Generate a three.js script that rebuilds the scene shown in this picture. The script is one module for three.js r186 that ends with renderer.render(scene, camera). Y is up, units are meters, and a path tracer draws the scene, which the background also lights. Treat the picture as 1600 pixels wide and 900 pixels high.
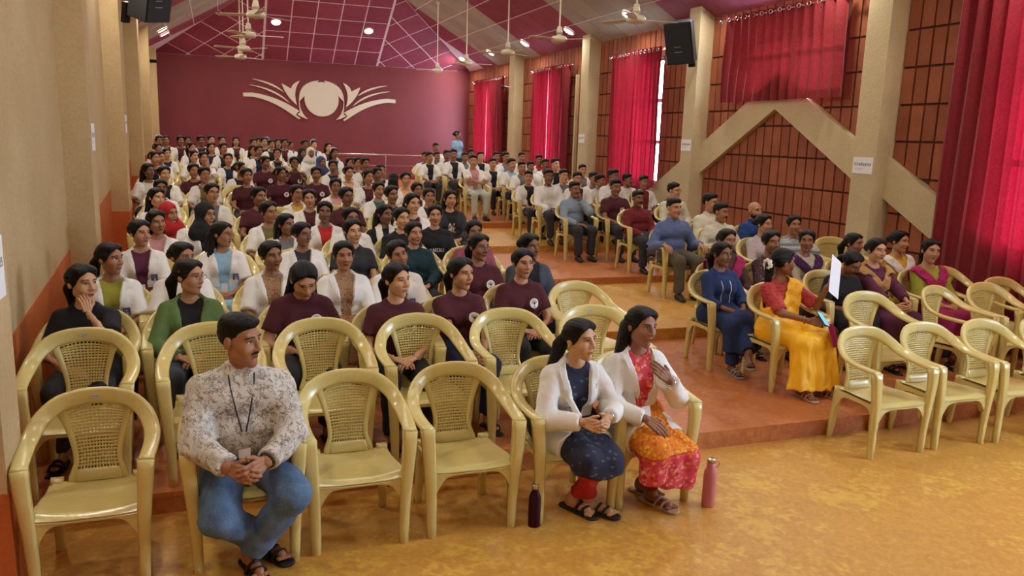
import * as THREE from 'three';
import { mergeGeometries } from 'three/addons/utils/BufferGeometryUtils.js';
import { RoundedBoxGeometry } from 'three/addons/geometries/RoundedBoxGeometry.js';
import { RectAreaLightUniformsLib } from 'three/addons/lights/RectAreaLightUniformsLib.js';

// ---------- camera, sky, exposure ----------
const scene = new THREE.Scene();
const camera = new THREE.PerspectiveCamera(2 * Math.atan(450 / 1256) * 180 / Math.PI, 16 / 9, 0.05, 200);
camera.position.set(0, 2.18, 0);
camera.rotation.order = 'YXZ';
camera.rotation.set(-10.575 * Math.PI / 180, -20.30 * Math.PI / 180, 1.83 * Math.PI / 180);
scene.background = new THREE.Color(0.55, 0.75, 1.0);
scene.backgroundIntensity = 34;
const renderer = new THREE.WebGLRenderer({ antialias: true });
renderer.toneMapping = THREE.LinearToneMapping;
renderer.toneMappingExposure = 0.78;
renderer.shadowMap.enabled = true;
RectAreaLightUniformsLib.init();
const LAMP = 225;                       // brightness of one ceiling downlight

// ---------- helpers ----------
let seed = 7;
const rnd = () => { seed = (seed * 1664525 + 1013904223) >>> 0; return seed / 4294967296; };
const V = (x, y, z) => new THREE.Vector3(x, y, z);
const taken = {};
const numbered = n => { const k = taken[n] = (taken[n] ?? -1) + 1; return k ? n + '_' + String(k).padStart(3, '0') : n; };
function shadow(o) { o.castShadow = true; o.receiveShadow = true; return o; }
function part(name, geo, m, parent) { const o = shadow(new THREE.Mesh(geo, m)); o.name = name; parent.add(o); return o; }
function tag(o, label, category, group, kind) {
  o.userData.label = label; if (category) o.userData.category = category;
  if (group) o.userData.group = group; if (kind) o.userData.kind = kind; return o;
}
function thing(name, label, category, pos = [0, 0, 0], turn = 0, group, kind) {
  const o = new THREE.Group(); o.name = numbered(name); o.position.set(...pos); o.rotation.y = turn; scene.add(o);
  return tag(o, label, category, group, kind);
}
const box = (x0, x1, y0, y1, z0, z1) => { const g = new THREE.BoxGeometry(x1 - x0, y1 - y0, z1 - z0); g.translate((x0 + x1) / 2, (y0 + y1) / 2, (z0 + z1) / 2); return metreUV(g); };
function metreUV(g) {                   // box-projected uv in metres
  const p = g.attributes.position, n = g.attributes.normal, uv = new Float32Array(p.count * 2);
  for (let i = 0; i < p.count; i++) {
    const ax = Math.abs(n.getX(i)), ay = Math.abs(n.getY(i)), az = Math.abs(n.getZ(i));
    if (ay >= ax && ay >= az) { uv[2 * i] = p.getX(i); uv[2 * i + 1] = p.getZ(i); }
    else if (ax >= az) { uv[2 * i] = p.getZ(i); uv[2 * i + 1] = p.getY(i); }
    else { uv[2 * i] = p.getX(i); uv[2 * i + 1] = p.getY(i); }
  }
  g.setAttribute('uv', new THREE.BufferAttribute(uv, 2)); return g;
}
const merge = a => a.length === 1 ? a[0] : mergeGeometries(a.map(g => { const h = g.index ? g.toNonIndexed() : g; for (const k of Object.keys(h.attributes)) if (!['position', 'normal', 'uv'].includes(k)) h.deleteAttribute(k); return h; }));
// tileable value noise
function noiseTex(size, cells, oct, fn, seed0 = 1, srgb = true) {
  const tabs = []; let s = seed0 * 7919 + 13;
  const r = () => { s = (s * 1664525 + 1013904223) >>> 0; return s / 4294967296; };
  for (let o = 0; o < oct; o++) { const c = cells << o; tabs.push([c, Float32Array.from({ length: c * c }, r)]); }
  const sm = t => t * t * (3 - 2 * t), d = new Uint8Array(size * size * 4);
  for (let j = 0; j < size; j++) for (let i = 0; i < size; i++) {
    let v = 0, a = 0.5; const ov = [];
    for (const [c, t] of tabs) {
      const x = i / size * c, y = j / size * c, x0 = x | 0, y0 = y | 0, fx = sm(x - x0), fy = sm(y - y0), x1 = (x0 + 1) % c, y1 = (y0 + 1) % c;
      const n = (t[y0 * c + x0] * (1 - fx) + t[y0 * c + x1] * fx) * (1 - fy) + (t[y1 * c + x0] * (1 - fx) + t[y1 * c + x1] * fx) * fy;
      ov.push(n); v += n * a; a *= 0.5;
    }
    const c = fn(v / (1 - Math.pow(0.5, oct)), ov, i / size, j / size), k = (j * size + i) * 4;
    d[k] = c[0]; d[k + 1] = c[1]; d[k + 2] = c[2]; d[k + 3] = 255;
  }
  const t = new THREE.DataTexture(d, size, size, THREE.RGBAFormat);
  t.wrapS = t.wrapT = THREE.RepeatWrapping; t.magFilter = THREE.LinearFilter; t.minFilter = THREE.LinearFilter;
  if (srgb) t.colorSpace = THREE.SRGBColorSpace; t.needsUpdate = true; return t;
}
function canvasTex(w, h, draw, repeat) {
  const c = document.createElement('canvas'); c.width = w; c.height = h; draw(c.getContext('2d'), w, h);
  const t = new THREE.CanvasTexture(c); t.colorSpace = THREE.SRGBColorSpace;
  if (repeat) { t.wrapS = t.wrapT = THREE.RepeatWrapping; t.repeat.set(...repeat); } return t;
}
const rep = (t, a, b) => { const c = t.clone(); c.repeat.set(a, b); c.needsUpdate = true; return c; };
const mix = (a, b, t) => a.map((v, i) => v + (b[i] - v) * t);
const cl = (v, a = 0, b = 1) => Math.max(a, Math.min(b, v));
const ss = (a, b, v) => { const t = cl((v - a) / (b - a)); return t * t * (3 - 2 * t); };
const mat = (color, roughness = 0.7, extra = {}) => new THREE.MeshStandardMaterial({ color, roughness, ...extra });
const pmat = (color, roughness = 0.7, extra = {}) => new THREE.MeshPhysicalMaterial({ color, roughness, ...extra });
// shared relief
const grainTex = noiseTex(256, 16, 4, v => { const g = 255 * v; return [g, g, g]; }, 3, false);
const bump = (rx, ry, s) => ({ bumpMap: rep(grainTex, rx, ry), bumpScale: s });
// ---------- room dimensions ----------
const XW = 7.75, XC = 7.46, ZB = -25.4, ZF = 5.0, YT = 4.21, XM = 3.07, SL = 0.577, XL0 = -1.62;
const TZ = [ZF, -4.69, -7.21, -9.73, -12.25, -14.77, -17.29, -19.81], TY = [0, 0.13, 0.25, 0.345, 0.442, 0.546, 0.648, 0.77];
const leftX = z => -1.245 - 0.0242 * (-z - 8);           // recessed left wall, opening out a little to the back
const leftP = z => leftX(z) + 0.22;                        // face of its pilasters

// ---------- floor: stepped platforms in alternating oxide colours ----------
const floorTex = (a, b, c, sd) => noiseTex(1024, 8, 6, (v, o) => {
  const blot = ss(0.53, 0.72, o[0] * 0.34 + o[2] * 0.26 + o[3] * 0.2 + o[4] * 0.2), dark = ss(0.48, 0.28, o[1] * 0.5 + o[3] * 0.5), g = (o[5] - 0.5) * 14 + (o[4] - 0.5) * 10;
  return mix(mix(a, b, blot * 0.55), c, dark * 0.2).map(x => cl(x + g, 0, 255));
}, sd);
const yellowTex = floorTex([200, 147, 64], [222, 182, 76], [180, 124, 50], 2), orangeTex = floorTex([186, 112, 62], [205, 134, 80], [160, 88, 48], 5);
const M = {};
M.yellow = mat(0xffffff, 0.42, { map: rep(yellowTex, 0.3, 0.3), ...bump(0.9, 0.9, 0.0012) });
M.orange = mat(0xffffff, 0.42, { map: rep(orangeTex, 0.3, 0.3), ...bump(0.9, 0.9, 0.0012) });
{
  const fl = new THREE.Group(); fl.name = 'floor'; scene.add(fl); tag(fl, 'stepped hall floor painted in alternating yellow and orange platforms', 'floor', null, 'structure');
  for (let k = 0; k < TZ.length; k++) {
    const z1 = TZ[k], z0 = k + 1 < TZ.length ? TZ[k + 1] : ZB, y = TY[k];
    part('platform', box(-2.6, XW + 0.3, y - 0.03, y, z0 - 0.02, z1), k % 2 ? M.orange : M.yellow, fl);
    part('riser', box(-2.6, XW + 0.3, -0.3, y - 0.03, z0, z1 - 0.004), k % 2 ? M.orange : M.yellow, fl);
  }
}
// ---------- walls ----------
const plasterTex = noiseTex(512, 4, 6, (v, o) => { const g = (v - 0.5) * 26 + (o[5] - 0.5) * 8; return [202 + g, 185 + g, 145 + g]; }, 9);
M.beige = mat(0xffffff, 0.85, { map: rep(plasterTex, 0.5, 0.5), ...bump(3, 3, 0.002) });
const tanTex = noiseTex(512, 4, 6, (v, o) => { const g = (v - 0.5) * 26 + (o[5] - 0.5) * 8; return [190 + g, 164 + g, 118 + g]; }, 10);
M.tan = mat(0xffffff, 0.85, { map: rep(tanTex, 0.5, 0.5), ...bump(3, 3, 0.002) });
const dadoTex = noiseTex(512, 4, 6, (v, o) => { const g = (v - 0.5) * 22 + (o[5] - 0.5) * 8; return [186 + g, 96 + g * 0.8, 40 + g * 0.6]; }, 11);
M.dado = mat(0xffffff, 0.6, { map: rep(dadoTex, 0.5, 0.5), ...bump(3, 3, 0.0015) });
const maroonTex = noiseTex(512, 4, 6, (v, o) => { const g = (v - 0.5) * 14 + (o[5] - 0.5) * 6; return [120 + g, 46 + g * 0.6, 49 + g * 0.6]; }, 12);
M.maroonWall = mat(0xffffff, 0.72, { map: rep(maroonTex, 0.4, 0.4), ...bump(3, 3, 0.001) });
const dadoY = z => 0.93 + 0.062 * (-z - 5.5);
// a slab with an outline in (z, y), thickness along x
function slabX(pts, x0, x1) {
  const s = new THREE.Shape(pts.map(([z, y]) => new THREE.Vector2(-z, y)));
  const g = new THREE.ExtrudeGeometry(s, { depth: x1 - x0, bevelEnabled: false }); g.rotateY(Math.PI / 2); g.translate(x0, 0, 0); return metreUV(g);
}
{
  const w = new THREE.Group(); w.name = 'wall_left'; scene.add(w); tag(w, 'beige left wall with pilasters and an orange painted dado', 'wall', null, 'structure');
  const skew = g => { const p = g.attributes.position; for (let i = 0; i < p.count; i++) p.setX(i, p.getX(i) + leftX(p.getZ(i))); g.computeVertexNormals(); return g; };
  part('plaster', skew(slabX([[ZF, 7], [ZF, -0.2], [ZB - 0.3, -0.2], [ZB - 0.3, 7]], -0.3, 0)), M.tan, w);
  part('dado', skew(slabX([[ZF, dadoY(-2)], [ZF, -0.2], [ZB, -0.2], [ZB, dadoY(ZB)], [-2, dadoY(-2)]], -0.1, 0.006)), M.dado, w);
  for (const z of [0.12, -3.93, -7.98, -12.0, -16.05, -20.0, -24.2]) {
    const x = leftP(z), d = dadoY(z - 0.9);
    part('pilaster', box(x - 0.4, x, -0.2, 7, z - 0.32, z), M.tan, w);
    const c = 0.005; part('pilaster_dado', merge([slabX([[z + c, d - 0.35], [z + c, -0.2], [z - 0.32 - c, -0.2], [z - 0.32 - c, d - 0.31]], x - 0.4, x + c)]), M.dado, w);
  }
}
{
  const w = new THREE.Group(); w.name = 'wall_back'; scene.add(w); tag(w, 'maroon back wall behind the last row', 'wall', null, 'structure');
  part('plaster', box(-2.6, XW + 0.3, -0.2, 7.2, ZB - 0.3, ZB), M.maroonWall, w);
  const f = new THREE.Group(); f.name = 'wall_front'; scene.add(f); tag(f, 'beige front wall behind the stage end', 'wall', null, 'structure');
  part('plaster', box(-2.6, XW + 0.3, -0.2, 7.5, ZF, ZF + 0.3), M.beige, f);
}
// right wall: openings, columns, zigzag beams, terracotta panels
const WIN = [{ z0: -6.35, z1: -4.1, y0: 1.15, y1: 3.95 }, { z0: -11.05, z1: -8.75, y0: 2.92, y1: 4.06 }, { z0: -14.95, z1: -13.33, y0: 1.42, y1: 3.72 }, { z0: -19.5, z1: -17.85, y0: 1.5, y1: 3.72 }, { z0: -24.8, z1: -22.5, y0: 1.55, y1: 3.7 }, { z0: -2.6, z1: -0.4, y0: 1.15, y1: 3.95 }];
const COL = [[-0.05, 0.27], [-4.0, -3.66], [-8.08, -7.71], [-12.09, -11.76], [-16.3, -15.93], [-20.9, -20.5]];
const BEAM = 0.49;
const chev = z => 3.2 - 0.552 * Math.abs(z + 9.92);        // upper edge of the inverted V between two columns
const sideA = z => 2.06 - 0.53 * (z + 7.66), sideB = z => 2.03 + 0.55 * (z + 12.1);
const terra = [[154, 86, 54], [147, 81, 50], [161, 92, 59], [142, 78, 50]].map((c, i) => mat(0xffffff, 0.75, { map: rep(noiseTex(256, 4, 5, (v, o) => { const g = (v - 0.5) * 26 + (o[4] - 0.5) * 12; return [c[0] + g, c[1] + g * 0.7, c[2] + g * 0.6]; }, 20 + i), 1.3, 1.3), ...bump(4, 4, 0.0015) }));
M.joint = mat(0x5f3622, 0.9);
{
  const w = new THREE.Group(); w.name = 'wall_right'; scene.add(w); tag(w, 'right wall clad in terracotta panels between beige columns', 'wall', null, 'structure');
  // backing wall with real openings
  const segs = []; const zs = [...WIN].sort((a, b) => b.z1 - a.z1); let z = ZF;
  for (const o of zs) { segs.push(box(XW, XW + 0.25, -0.2, 4.6, o.z1, z)); segs.push(box(XW, XW + 0.25, -0.2, o.y0, o.z0, o.z1)); segs.push(box(XW, XW + 0.25, o.y1, 4.6, o.z0, o.z1)); z = o.z0; }
  segs.push(box(XW, XW + 0.25, -0.2, 4.6, ZB - 0.3, z)); part('backing', merge(segs), M.joint, w);
  for (const [a, b] of COL) part('column', box(XC, XW + 0.05, -0.1, 4.9, a, b), M.beige, w);
  // zigzag beams
  const quad = (f, a, b) => slabX([[a, f(a)], [b, f(b)], [b, f(b) - BEAM], [a, f(a) - BEAM]], XW - 0.11, XW + 0.02);
  part('zigzag_beam', quad(chev, -9.92, -8.06), M.beige, w); part('zigzag_beam', quad(chev, -11.78, -9.92), M.beige, w);
  part('zigzag_beam', quad(sideA, -7.73, -4.6), M.beige, w); part('zigzag_beam', quad(sideB, -15.2, -12.07), M.beige, w);
  // panels
  const lists = []; const PW = 0.192, G = 0.027;
  const inBeam = (za, zb, y0, y1) => {
    const m = (za + zb) / 2;
    for (const [f, a, b] of [[chev, -11.78, -8.06], [sideA, -7.73, -4.6], [sideB, -15.2, -12.07]]) if (m > a && m < b && y0 > f(m) - BEAM && y1 < f(m)) return true;
    return false;
  };
  const bays = [[-3.66, -0.05, 0], [-7.71, -4.0, 0], [-11.76, -8.08, 1], [-15.93, -12.09, 0], [-20.5, -16.3, 0], [-25.4, -20.9, 0]];
  const cut = new THREE.Vector2();
  const clipPoly = (poly, f) => { const out = []; for (let i = 0; i < poly.length; i++) { const a = poly[i], b = poly[(i + 1) % poly.length], da = f(a), db = f(b); if (da >= 0) out.push(a); if (da * db < 0) { const t = da / (da - db); out.push([a[0] + (b[0] - a[0]) * t, a[1] + (b[1] - a[1]) * t]); } } return out; };
  const emit = (poly, bay) => {
    if (poly.length < 3) return; let A = 0; for (let i = 0; i < poly.length; i++) { const a = poly[i], b = poly[(i + 1) % poly.length]; A += a[0] * b[1] - b[0] * a[1]; }
    if (Math.abs(A) < 0.006) return; lists.push([poly, (poly[0][0] + poly[1][0]) / 2, bay]);
  };
  for (const [z0, z1, kind] of bays) {
    const n = Math.round((z1 - z0) / PW), pw = (z1 - z0) / n;
    const rows = kind ? null : [0.13, 0.56, 0.99, 1.42, 1.85, 2.28, 2.71, 3.14, 3.57, YT + 0.02];
    const beams = kind ? [chev] : z1 === -4.0 ? [sideA] : z0 === -15.93 ? [sideB] : [];
    for (const upper of beams.length ? [true, false] : [null]) {
      const R = kind && upper === false ? [0.37, 0.78, 1.2, 1.61, 2.03, 2.47, 2.95] : (rows || [1.85, 2.28, 2.71, 3.14, 3.57, YT + 0.02]);
      for (let i = 0; i < n; i++) for (let j = 0; j + 1 < R.length; j++) {
        const a = z0 + i * pw + G / 2, b = z0 + (i + 1) * pw - G / 2, y0 = R[j] + G / 2, y1 = R[j + 1] - G / 2;
        let poly = [[a, y0], [b, y0], [b, y1], [a, y1]];
        const f = beams[0];
        if (f) { const lim = z1 === -4.0 ? z => z < -4.6 : () => true; poly = upper ? clipPoly(poly, p => p[1] - f(p[0]) - 0.005) : clipPoly(poly, p => f(p[0]) - BEAM - 0.005 - p[1]); }
        let skip = false; const mz = (a + b) / 2;
        for (const o of WIN) if (mz > o.z0 - 0.05 && mz < o.z1 + 0.05 && y1 > o.y0 - 0.02 && y0 < o.y1 + 0.02) { if (y0 < o.y0 - 0.1 && y1 > o.y0) poly = clipPoly(poly, p => o.y0 - 0.02 - p[1]); else if (y1 > o.y1 + 0.1 && y0 < o.y1) poly = clipPoly(poly, p => p[1] - o.y1 - 0.02); else skip = true; }
        if (!skip) emit(poly, z0);
      }
    }
  }
  lists.sort((p, q) => Math.abs(p[1] + 8) - Math.abs(q[1] + 8));
  const rest = [];
  lists.forEach(([poly], i) => {
    const th = 0.03 + 0.006 * ((i * 37) % 5) / 5, g = slabX(poly, XW - th, XW);
    if (i < 300) part('panel', g, terra[(i * 7 + (i >> 2)) % 4], w); else (rest[i % 4] ??= []).push(g);
  });
  rest.forEach((a, i) => { const o = part('panel_field', merge(a), terra[i], w); o.userData.kind = 'stuff'; });
}
// ---------- windows ----------
M.frameW = mat(0xb8b2a4, 0.5); M.glass = pmat(0xffffff, 0.05, { transmission: 1, thickness: 0 });
WIN.forEach((o, i) => {
  const g = thing('window_' + (i + 1), 'tall glazed window behind a red curtain', 'window', [0, 0, 0], 0, null, 'structure'); g.name = 'window_' + (i + 1);
  const f = 0.05, x0 = XW + 0.08, x1 = XW + 0.14, B = [box(x0, x1, o.y0, o.y1, o.z0, o.z0 + f), box(x0, x1, o.y0, o.y1, o.z1 - f, o.z1), box(x0, x1, o.y0, o.y0 + f, o.z0, o.z1), box(x0, x1, o.y1 - f, o.y1, o.z0, o.z1)];
  const n = o.y1 - o.y0 > 2 ? 2 : 1; for (let k = 1; k <= n; k++) { const y = o.y0 + (o.y1 - o.y0) * k / (n + 1); B.push(box(x0, x1, y - 0.035, y + 0.035, o.z0, o.z1)); }
  const zm = (o.z0 + o.z1) / 2; B.push(box(x0, x1, o.y0, o.y1, zm - 0.02, zm + 0.02)); part('window_frame', merge(B), M.frameW, g);
  for (const [a, b] of [[o.z0 + f, zm - 0.02], [zm + 0.02, o.z1 - f]]) { const p = new THREE.PlaneGeometry(b - a, o.y1 - o.y0 - 2 * f); p.rotateY(-Math.PI / 2); p.translate(XW + 0.11, (o.y0 + o.y1) / 2, (a + b) / 2); part('pane', p, M.glass, g); }
});
// ---------- ceiling: two slopes and a hipped end, tiled ----------
M.seam = mat(0xe6dada, 0.6);
const tileRed = [[142, 58, 76], [136, 54, 71], [148, 63, 81]].map((c, i) => mat(0xffffff, 0.62, { map: rep(noiseTex(128, 4, 4, v => { const g = (v - 0.5) * 22; return [c[0] + g, c[1] + g * 0.7, c[2] + g * 0.7]; }, 40 + i), 1, 1) }));
const tileGrey = [[168, 156, 138], [160, 148, 131]].map((c, i) => mat(0xffffff, 0.7, { map: rep(noiseTex(128, 4, 4, v => { const g = (v - 0.5) * 16; return [c[0] + g, c[1] + g, c[2] + g]; }, 50 + i), 1, 1) }));
const clip2 = (poly, n, c) => { const out = [], f = p => p[0] * n[0] + p[1] * n[1] - c; for (let i = 0; i < poly.length; i++) { const a = poly[i], b = poly[(i + 1) % poly.length], da = f(a), db = f(b); if (da >= 0) out.push(a); if (da * db < 0) { const t = da / (da - db); out.push([a[0] + (b[0] - a[0]) * t, a[1] + (b[1] - a[1]) * t]); } } return out; };
// plane: origin o, unit axes e1, e2, lower side normal n; tile polygons in (e1, e2) metres
function tileMesh(poly, o, e1, e2, n, th) {
  const P = poly.map(([a, b]) => [o[0] + e1[0] * a + e2[0] * b, o[1] + e1[1] * a + e2[1] * b, o[2] + e1[2] * a + e2[2] * b]);
  const pos = [], uv = [], N = P.length, low = P.map(p => p.map((v, i) => v + n[i] * th));
  const tri = (a, b, c, ia, ib, ic) => { pos.push(...a, ...b, ...c); for (const i of [ia, ib, ic]) uv.push(...poly[i]); };
  for (let i = 1; i + 1 < N; i++) { tri(low[0], low[i], low[i + 1], 0, i, i + 1); tri(P[0], P[i + 1], P[i], 0, i + 1, i); }
  for (let i = 0; i < N; i++) { const j = (i + 1) % N; tri(low[i], P[i], P[j], i, i, j); tri(low[i], P[j], low[j], i, j, j); }
  const g = new THREE.BufferGeometry(); g.setAttribute('position', new THREE.Float32BufferAttribute(pos, 3)); g.setAttribute('uv', new THREE.Float32BufferAttribute(uv, 2)); g.computeVertexNormals(); return g;
}
const CS = Math.cos(Math.PI / 6), SN = 0.5, T = 0.69, HW = XW - XM;
const bandRed = z => { const k = Math.floor((-z - 2.9) / 3.29); return z < -22.6 || k % 2 === 0; };
function ceilingPart(label) { const g = new THREE.Group(); g.name = numbered('ceiling'); scene.add(g); return tag(g, label, 'ceiling', null, 'structure'); }
for (const side of [1, -1]) {
  const c = ceilingPart(side > 0 ? 'maroon and grey tiled ceiling slope above the right wall' : 'maroon and grey tiled ceiling slope above the left wall');
  const o = [XM + side * HW, YT, 0], e1 = [-side * CS, SN, 0], e2 = [0, 0, -1], n = [-side * SN, -CS, 0];
  const len = HW / CS;
  // structural deck
  const deck = tileMesh([[-0.8, -ZF - 0.3], [len + 0.02, -ZF - 0.3], [len + 0.02, -ZB - 0.2], [-0.8, -ZB - 0.2]], o, e1, e2, n.map(v => -v), 0.12); part('deck', deck, M.seam, c);
  const rest = { r: [], g: [] }; let cnt = 0;
  const tz = 3.29 / 5;
  for (let j = 0; j * tz < -ZB + ZF; j++) for (let i = 0; i * T < len; i++) {
    const za = 2.9 - 3.29 * 3 + j * tz, gp = 0.014; if (za < -ZF) continue;
    let poly = [[i * T + gp, za + gp / 2], [Math.min(len, (i + 1) * T) - gp, za + gp / 2], [Math.min(len, (i + 1) * T) - gp, za + tz - gp / 2], [i * T + gp, za + tz - gp / 2]];
    // stop at the hip line: horizontal distance from side wall >= distance from back wall
    poly = clip2(poly, [-CS, -1], ZB + 0.0 + 0.015); poly = poly.length > 2 ? poly : [];
    if (poly.length < 3) continue;
    const red = bandRed(-(za + tz / 2)), seen = za > 7.5 && i < 6, g = tileMesh(poly, o, e1, e2, n, 0.006);
    if (seen && cnt < 300) { cnt++; part('ceiling_tile', g, red ? tileRed[(i * 5 + j * 3) % 3] : tileGrey[(i + j) % 2], c); } else (red ? rest.r : rest.g).push(g);
  }
  for (const [k, m] of [['r', tileRed[0]], ['g', tileGrey[0]]]) if (rest[k].length) { const q = part('ceiling_tile_field', merge(rest[k]), m, c); q.userData.kind = 'stuff'; }
}
{
  const c = ceilingPart('maroon tiled hipped ceiling end above the back wall');
  const o = [XM, YT, ZB], e1 = [1, 0, 0], e2 = [0, SN, CS], n = [0, -CS, SN];
  part('deck', tileMesh([[-HW - 0.3, -0.3], [HW + 0.3, -0.3], [0, HW / CS + 0.1]], o, e1, e2, n.map(v => -v), 0.1), M.seam, c);
  const FX = 1.66, gp = 0.016;
  const hip = [[-1, -CS, -HW + 0.02], [1, -CS, -HW + 0.02]];    // stay inside the hips
  for (let i = 0; i < 5; i++) for (let j = 0; j < 8; j++) {
    const w = 2 * FX / 5; let p = [[-FX + i * w + gp, j * T + gp], [-FX + (i + 1) * w - gp, j * T + gp], [-FX + (i + 1) * w - gp, (j + 1) * T - gp], [-FX + i * w + gp, (j + 1) * T - gp]];
    for (const h of hip) p = clip2(p, [h[0], h[1]], h[2]);
    if (p.length > 2) part('ceiling_tile', tileMesh(p, o, e1, e2, n, 0.006), tileRed[(i + j * 2) % 3], c);
  }
  for (const s of [-1, 1]) {        // corner fields laid along the hip
    const hl = Math.hypot(1, 1 / CS), d1 = [-s / hl, 1 / CS / hl], d2 = [s / CS / hl, 1 / hl], O = [s * HW, 0];
    for (let i = -2; i < 12; i++) for (let j = -9; j < 9; j++) {
      const q = (a, b) => [O[0] + d1[0] * a * T + d2[0] * b * T, O[1] + d1[1] * a * T + d2[1] * b * T], e = 0.023;
      let p = [q(i + e, j + e), q(i + 1 - e, j + e), q(i + 1 - e, j + 1 - e), q(i + e, j + 1 - e)];
      for (const h of hip) p = clip2(p, [h[0], h[1]], h[2]);
      p = clip2(p, [0, 1], gp); p = clip2(p, [s, 0], FX + 0.05); if (p.length < 3) continue;
      let A = 0; for (let k = 0; k < p.length; k++) { const a = p[k], b = p[(k + 1) % p.length]; A += a[0] * b[1] - b[0] * a[1]; }
      if (Math.abs(A) < 0.01) continue; if (A < 0) p.reverse();
      part('ceiling_tile', tileMesh(p, o, e1, e2, n, 0.006), tileRed[(i + j * 2 + 30) % 3], c);
    }
  }
}
// ---------- ceiling downlights ----------
M.lampGlow = mat(0xffffff, 0.5, { emissive: new THREE.Color(1, 0.95, 0.86), emissiveIntensity: 14 }); M.lampRing = mat(0xd8d4cc, 0.4);
const discG = new THREE.CylinderGeometry(0.115, 0.115, 0.02, 24), ringG = new THREE.TorusGeometry(0.125, 0.016, 8, 28);
const ord = ['first', 'second', 'third', 'fourth', 'fifth', 'sixth', 'seventh', 'eighth', 'ninth', 'tenth', 'eleventh', 'twelfth'];
function downlight(p, n, label) {
  const t = thing('ceiling_downlight', label, 'ceiling light', p, 0, 'round ceiling downlights');
  t.quaternion.setFromUnitVectors(V(0, -1, 0), V(...n).normalize());
  part('diffuser', discG, M.lampGlow, t).position.y = -0.012; const r = part('ring', ringG, M.lampRing, t); r.rotation.x = Math.PI / 2; r.position.y = -0.014;
  const l = new THREE.RectAreaLight(0xfff7ec, LAMP, 0.22, 0.22); l.position.set(0, -0.035, 0); l.rotation.x = -Math.PI / 2; t.add(l); l.name = 'lamp_light';
}
const RN = [-0.5, -CS, 0], LN = [0.5, -CS, 0];
for (let i = 0; i < 10; i++) {
  const z = -24.6 + i * 2.68, w = ord[i];
  downlight([7.25, YT + 0.5 * SL - 0.015, z], RN, `bright round downlight, ${w} from the back wall along the right ceiling edge`);
  if (z < -20 || z > -12) downlight([2 * XM - 7.25, YT + 0.5 * SL - 0.015, z + (i ? 0 : 1.8)], LN, `bright round downlight, ${w} from the back wall along the left ceiling edge`);
  else downlight([2 * XM - 7.25, YT + 0.5 * SL - 0.015, z], LN, `bright round downlight, ${w} from the back wall along the left ceiling edge`);
}
downlight([1.68, YT + 1.57 * SL - 0.015, -23.83], [0, -CS, 0.5], 'bright round downlight on the sloped end above the emblem, nearer the fans');
downlight([4.23, YT + 1.5 * SL - 0.015, -23.9], [0, -CS, 0.5], 'bright round downlight on the sloped end above the right wing of the emblem');
for (let i = 0; i < 6; i++) for (const s of [1, -1]) {
  const z = -20.5 + i * 4.2, x = XM + s * 1.7; downlight([x, YT + (HW - 1.7) * SL - 0.015, z], s > 0 ? RN : LN, `bright downlight beside the ridge, ${s > 0 ? 'right' : 'left'} slope, ${ord[i]} from the back wall`);
}
// ---------- ceiling fans ----------
M.fan = mat(0xd9cfb4, 0.4); M.fanBlade = mat(0xcfc3a4, 0.45);
{
  const lathe = pts => new THREE.LatheGeometry(pts.map(p => new THREE.Vector2(...p)), 24);
  const motor = lathe([[0, 0.09], [0.03, 0.09], [0.05, 0.06], [0.11, 0.045], [0.135, 0.01], [0.135, -0.02], [0.11, -0.045], [0.05, -0.055], [0, -0.055]]);
  const cup = lathe([[0.0, 0.2], [0.035, 0.2], [0.05, 0.12], [0.055, 0.09], [0, 0.09]]);
  const bs = new THREE.Shape([[0.11, -0.03], [0.2, -0.055], [0.58, -0.062], [0.6, 0], [0.58, 0.062], [0.2, 0.055], [0.11, 0.03]].map(p => new THREE.Vector2(...p)));
  const blade = new THREE.ExtrudeGeometry(bs, { depth: 0.006, bevelEnabled: false }); blade.rotateX(Math.PI / 2 + 0.17);
  const rows = [[5.45, [-20.8, -18.2, -15.4, -12.85, -10.2]], [0.62, [-20.2, -18.1, -15.5, -12.75, -10.2]]];
  for (const [x, zs] of rows) zs.forEach((z, i) => {
    const y = 3.82, top = YT + (HW - Math.abs(x - XM)) * SL;
    const t = thing('ceiling_fan', `cream ceiling fan on a long rod, ${ord[i]} from the back wall in the ${x > 3 ? 'right' : 'left'} row`, 'ceiling fan', [x, y, z], i * 0.7 + x, 'ceiling fans on long rods');
    part('motor', motor, M.fan, t); part('canopy_cup', cup, M.fan, t);
    const rod = new THREE.CylinderGeometry(0.013, 0.013, top - y - 0.1, 10); rod.translate(0, (top - y + 0.1) / 2, 0); part('rod', rod, M.fan, t);
    const cap = lathe([[0, 0], [0.055, 0], [0.045, 0.06], [0.02, 0.1], [0, 0.1]]); cap.translate(0, top - y - 0.07, 0); part('ceiling_cup', cap, M.fan, t);
    for (let k = 0; k < 3; k++) { const b = part('blade', blade, M.fanBlade, t); b.rotation.y = k * 2.0944; }
  });
}
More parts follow.
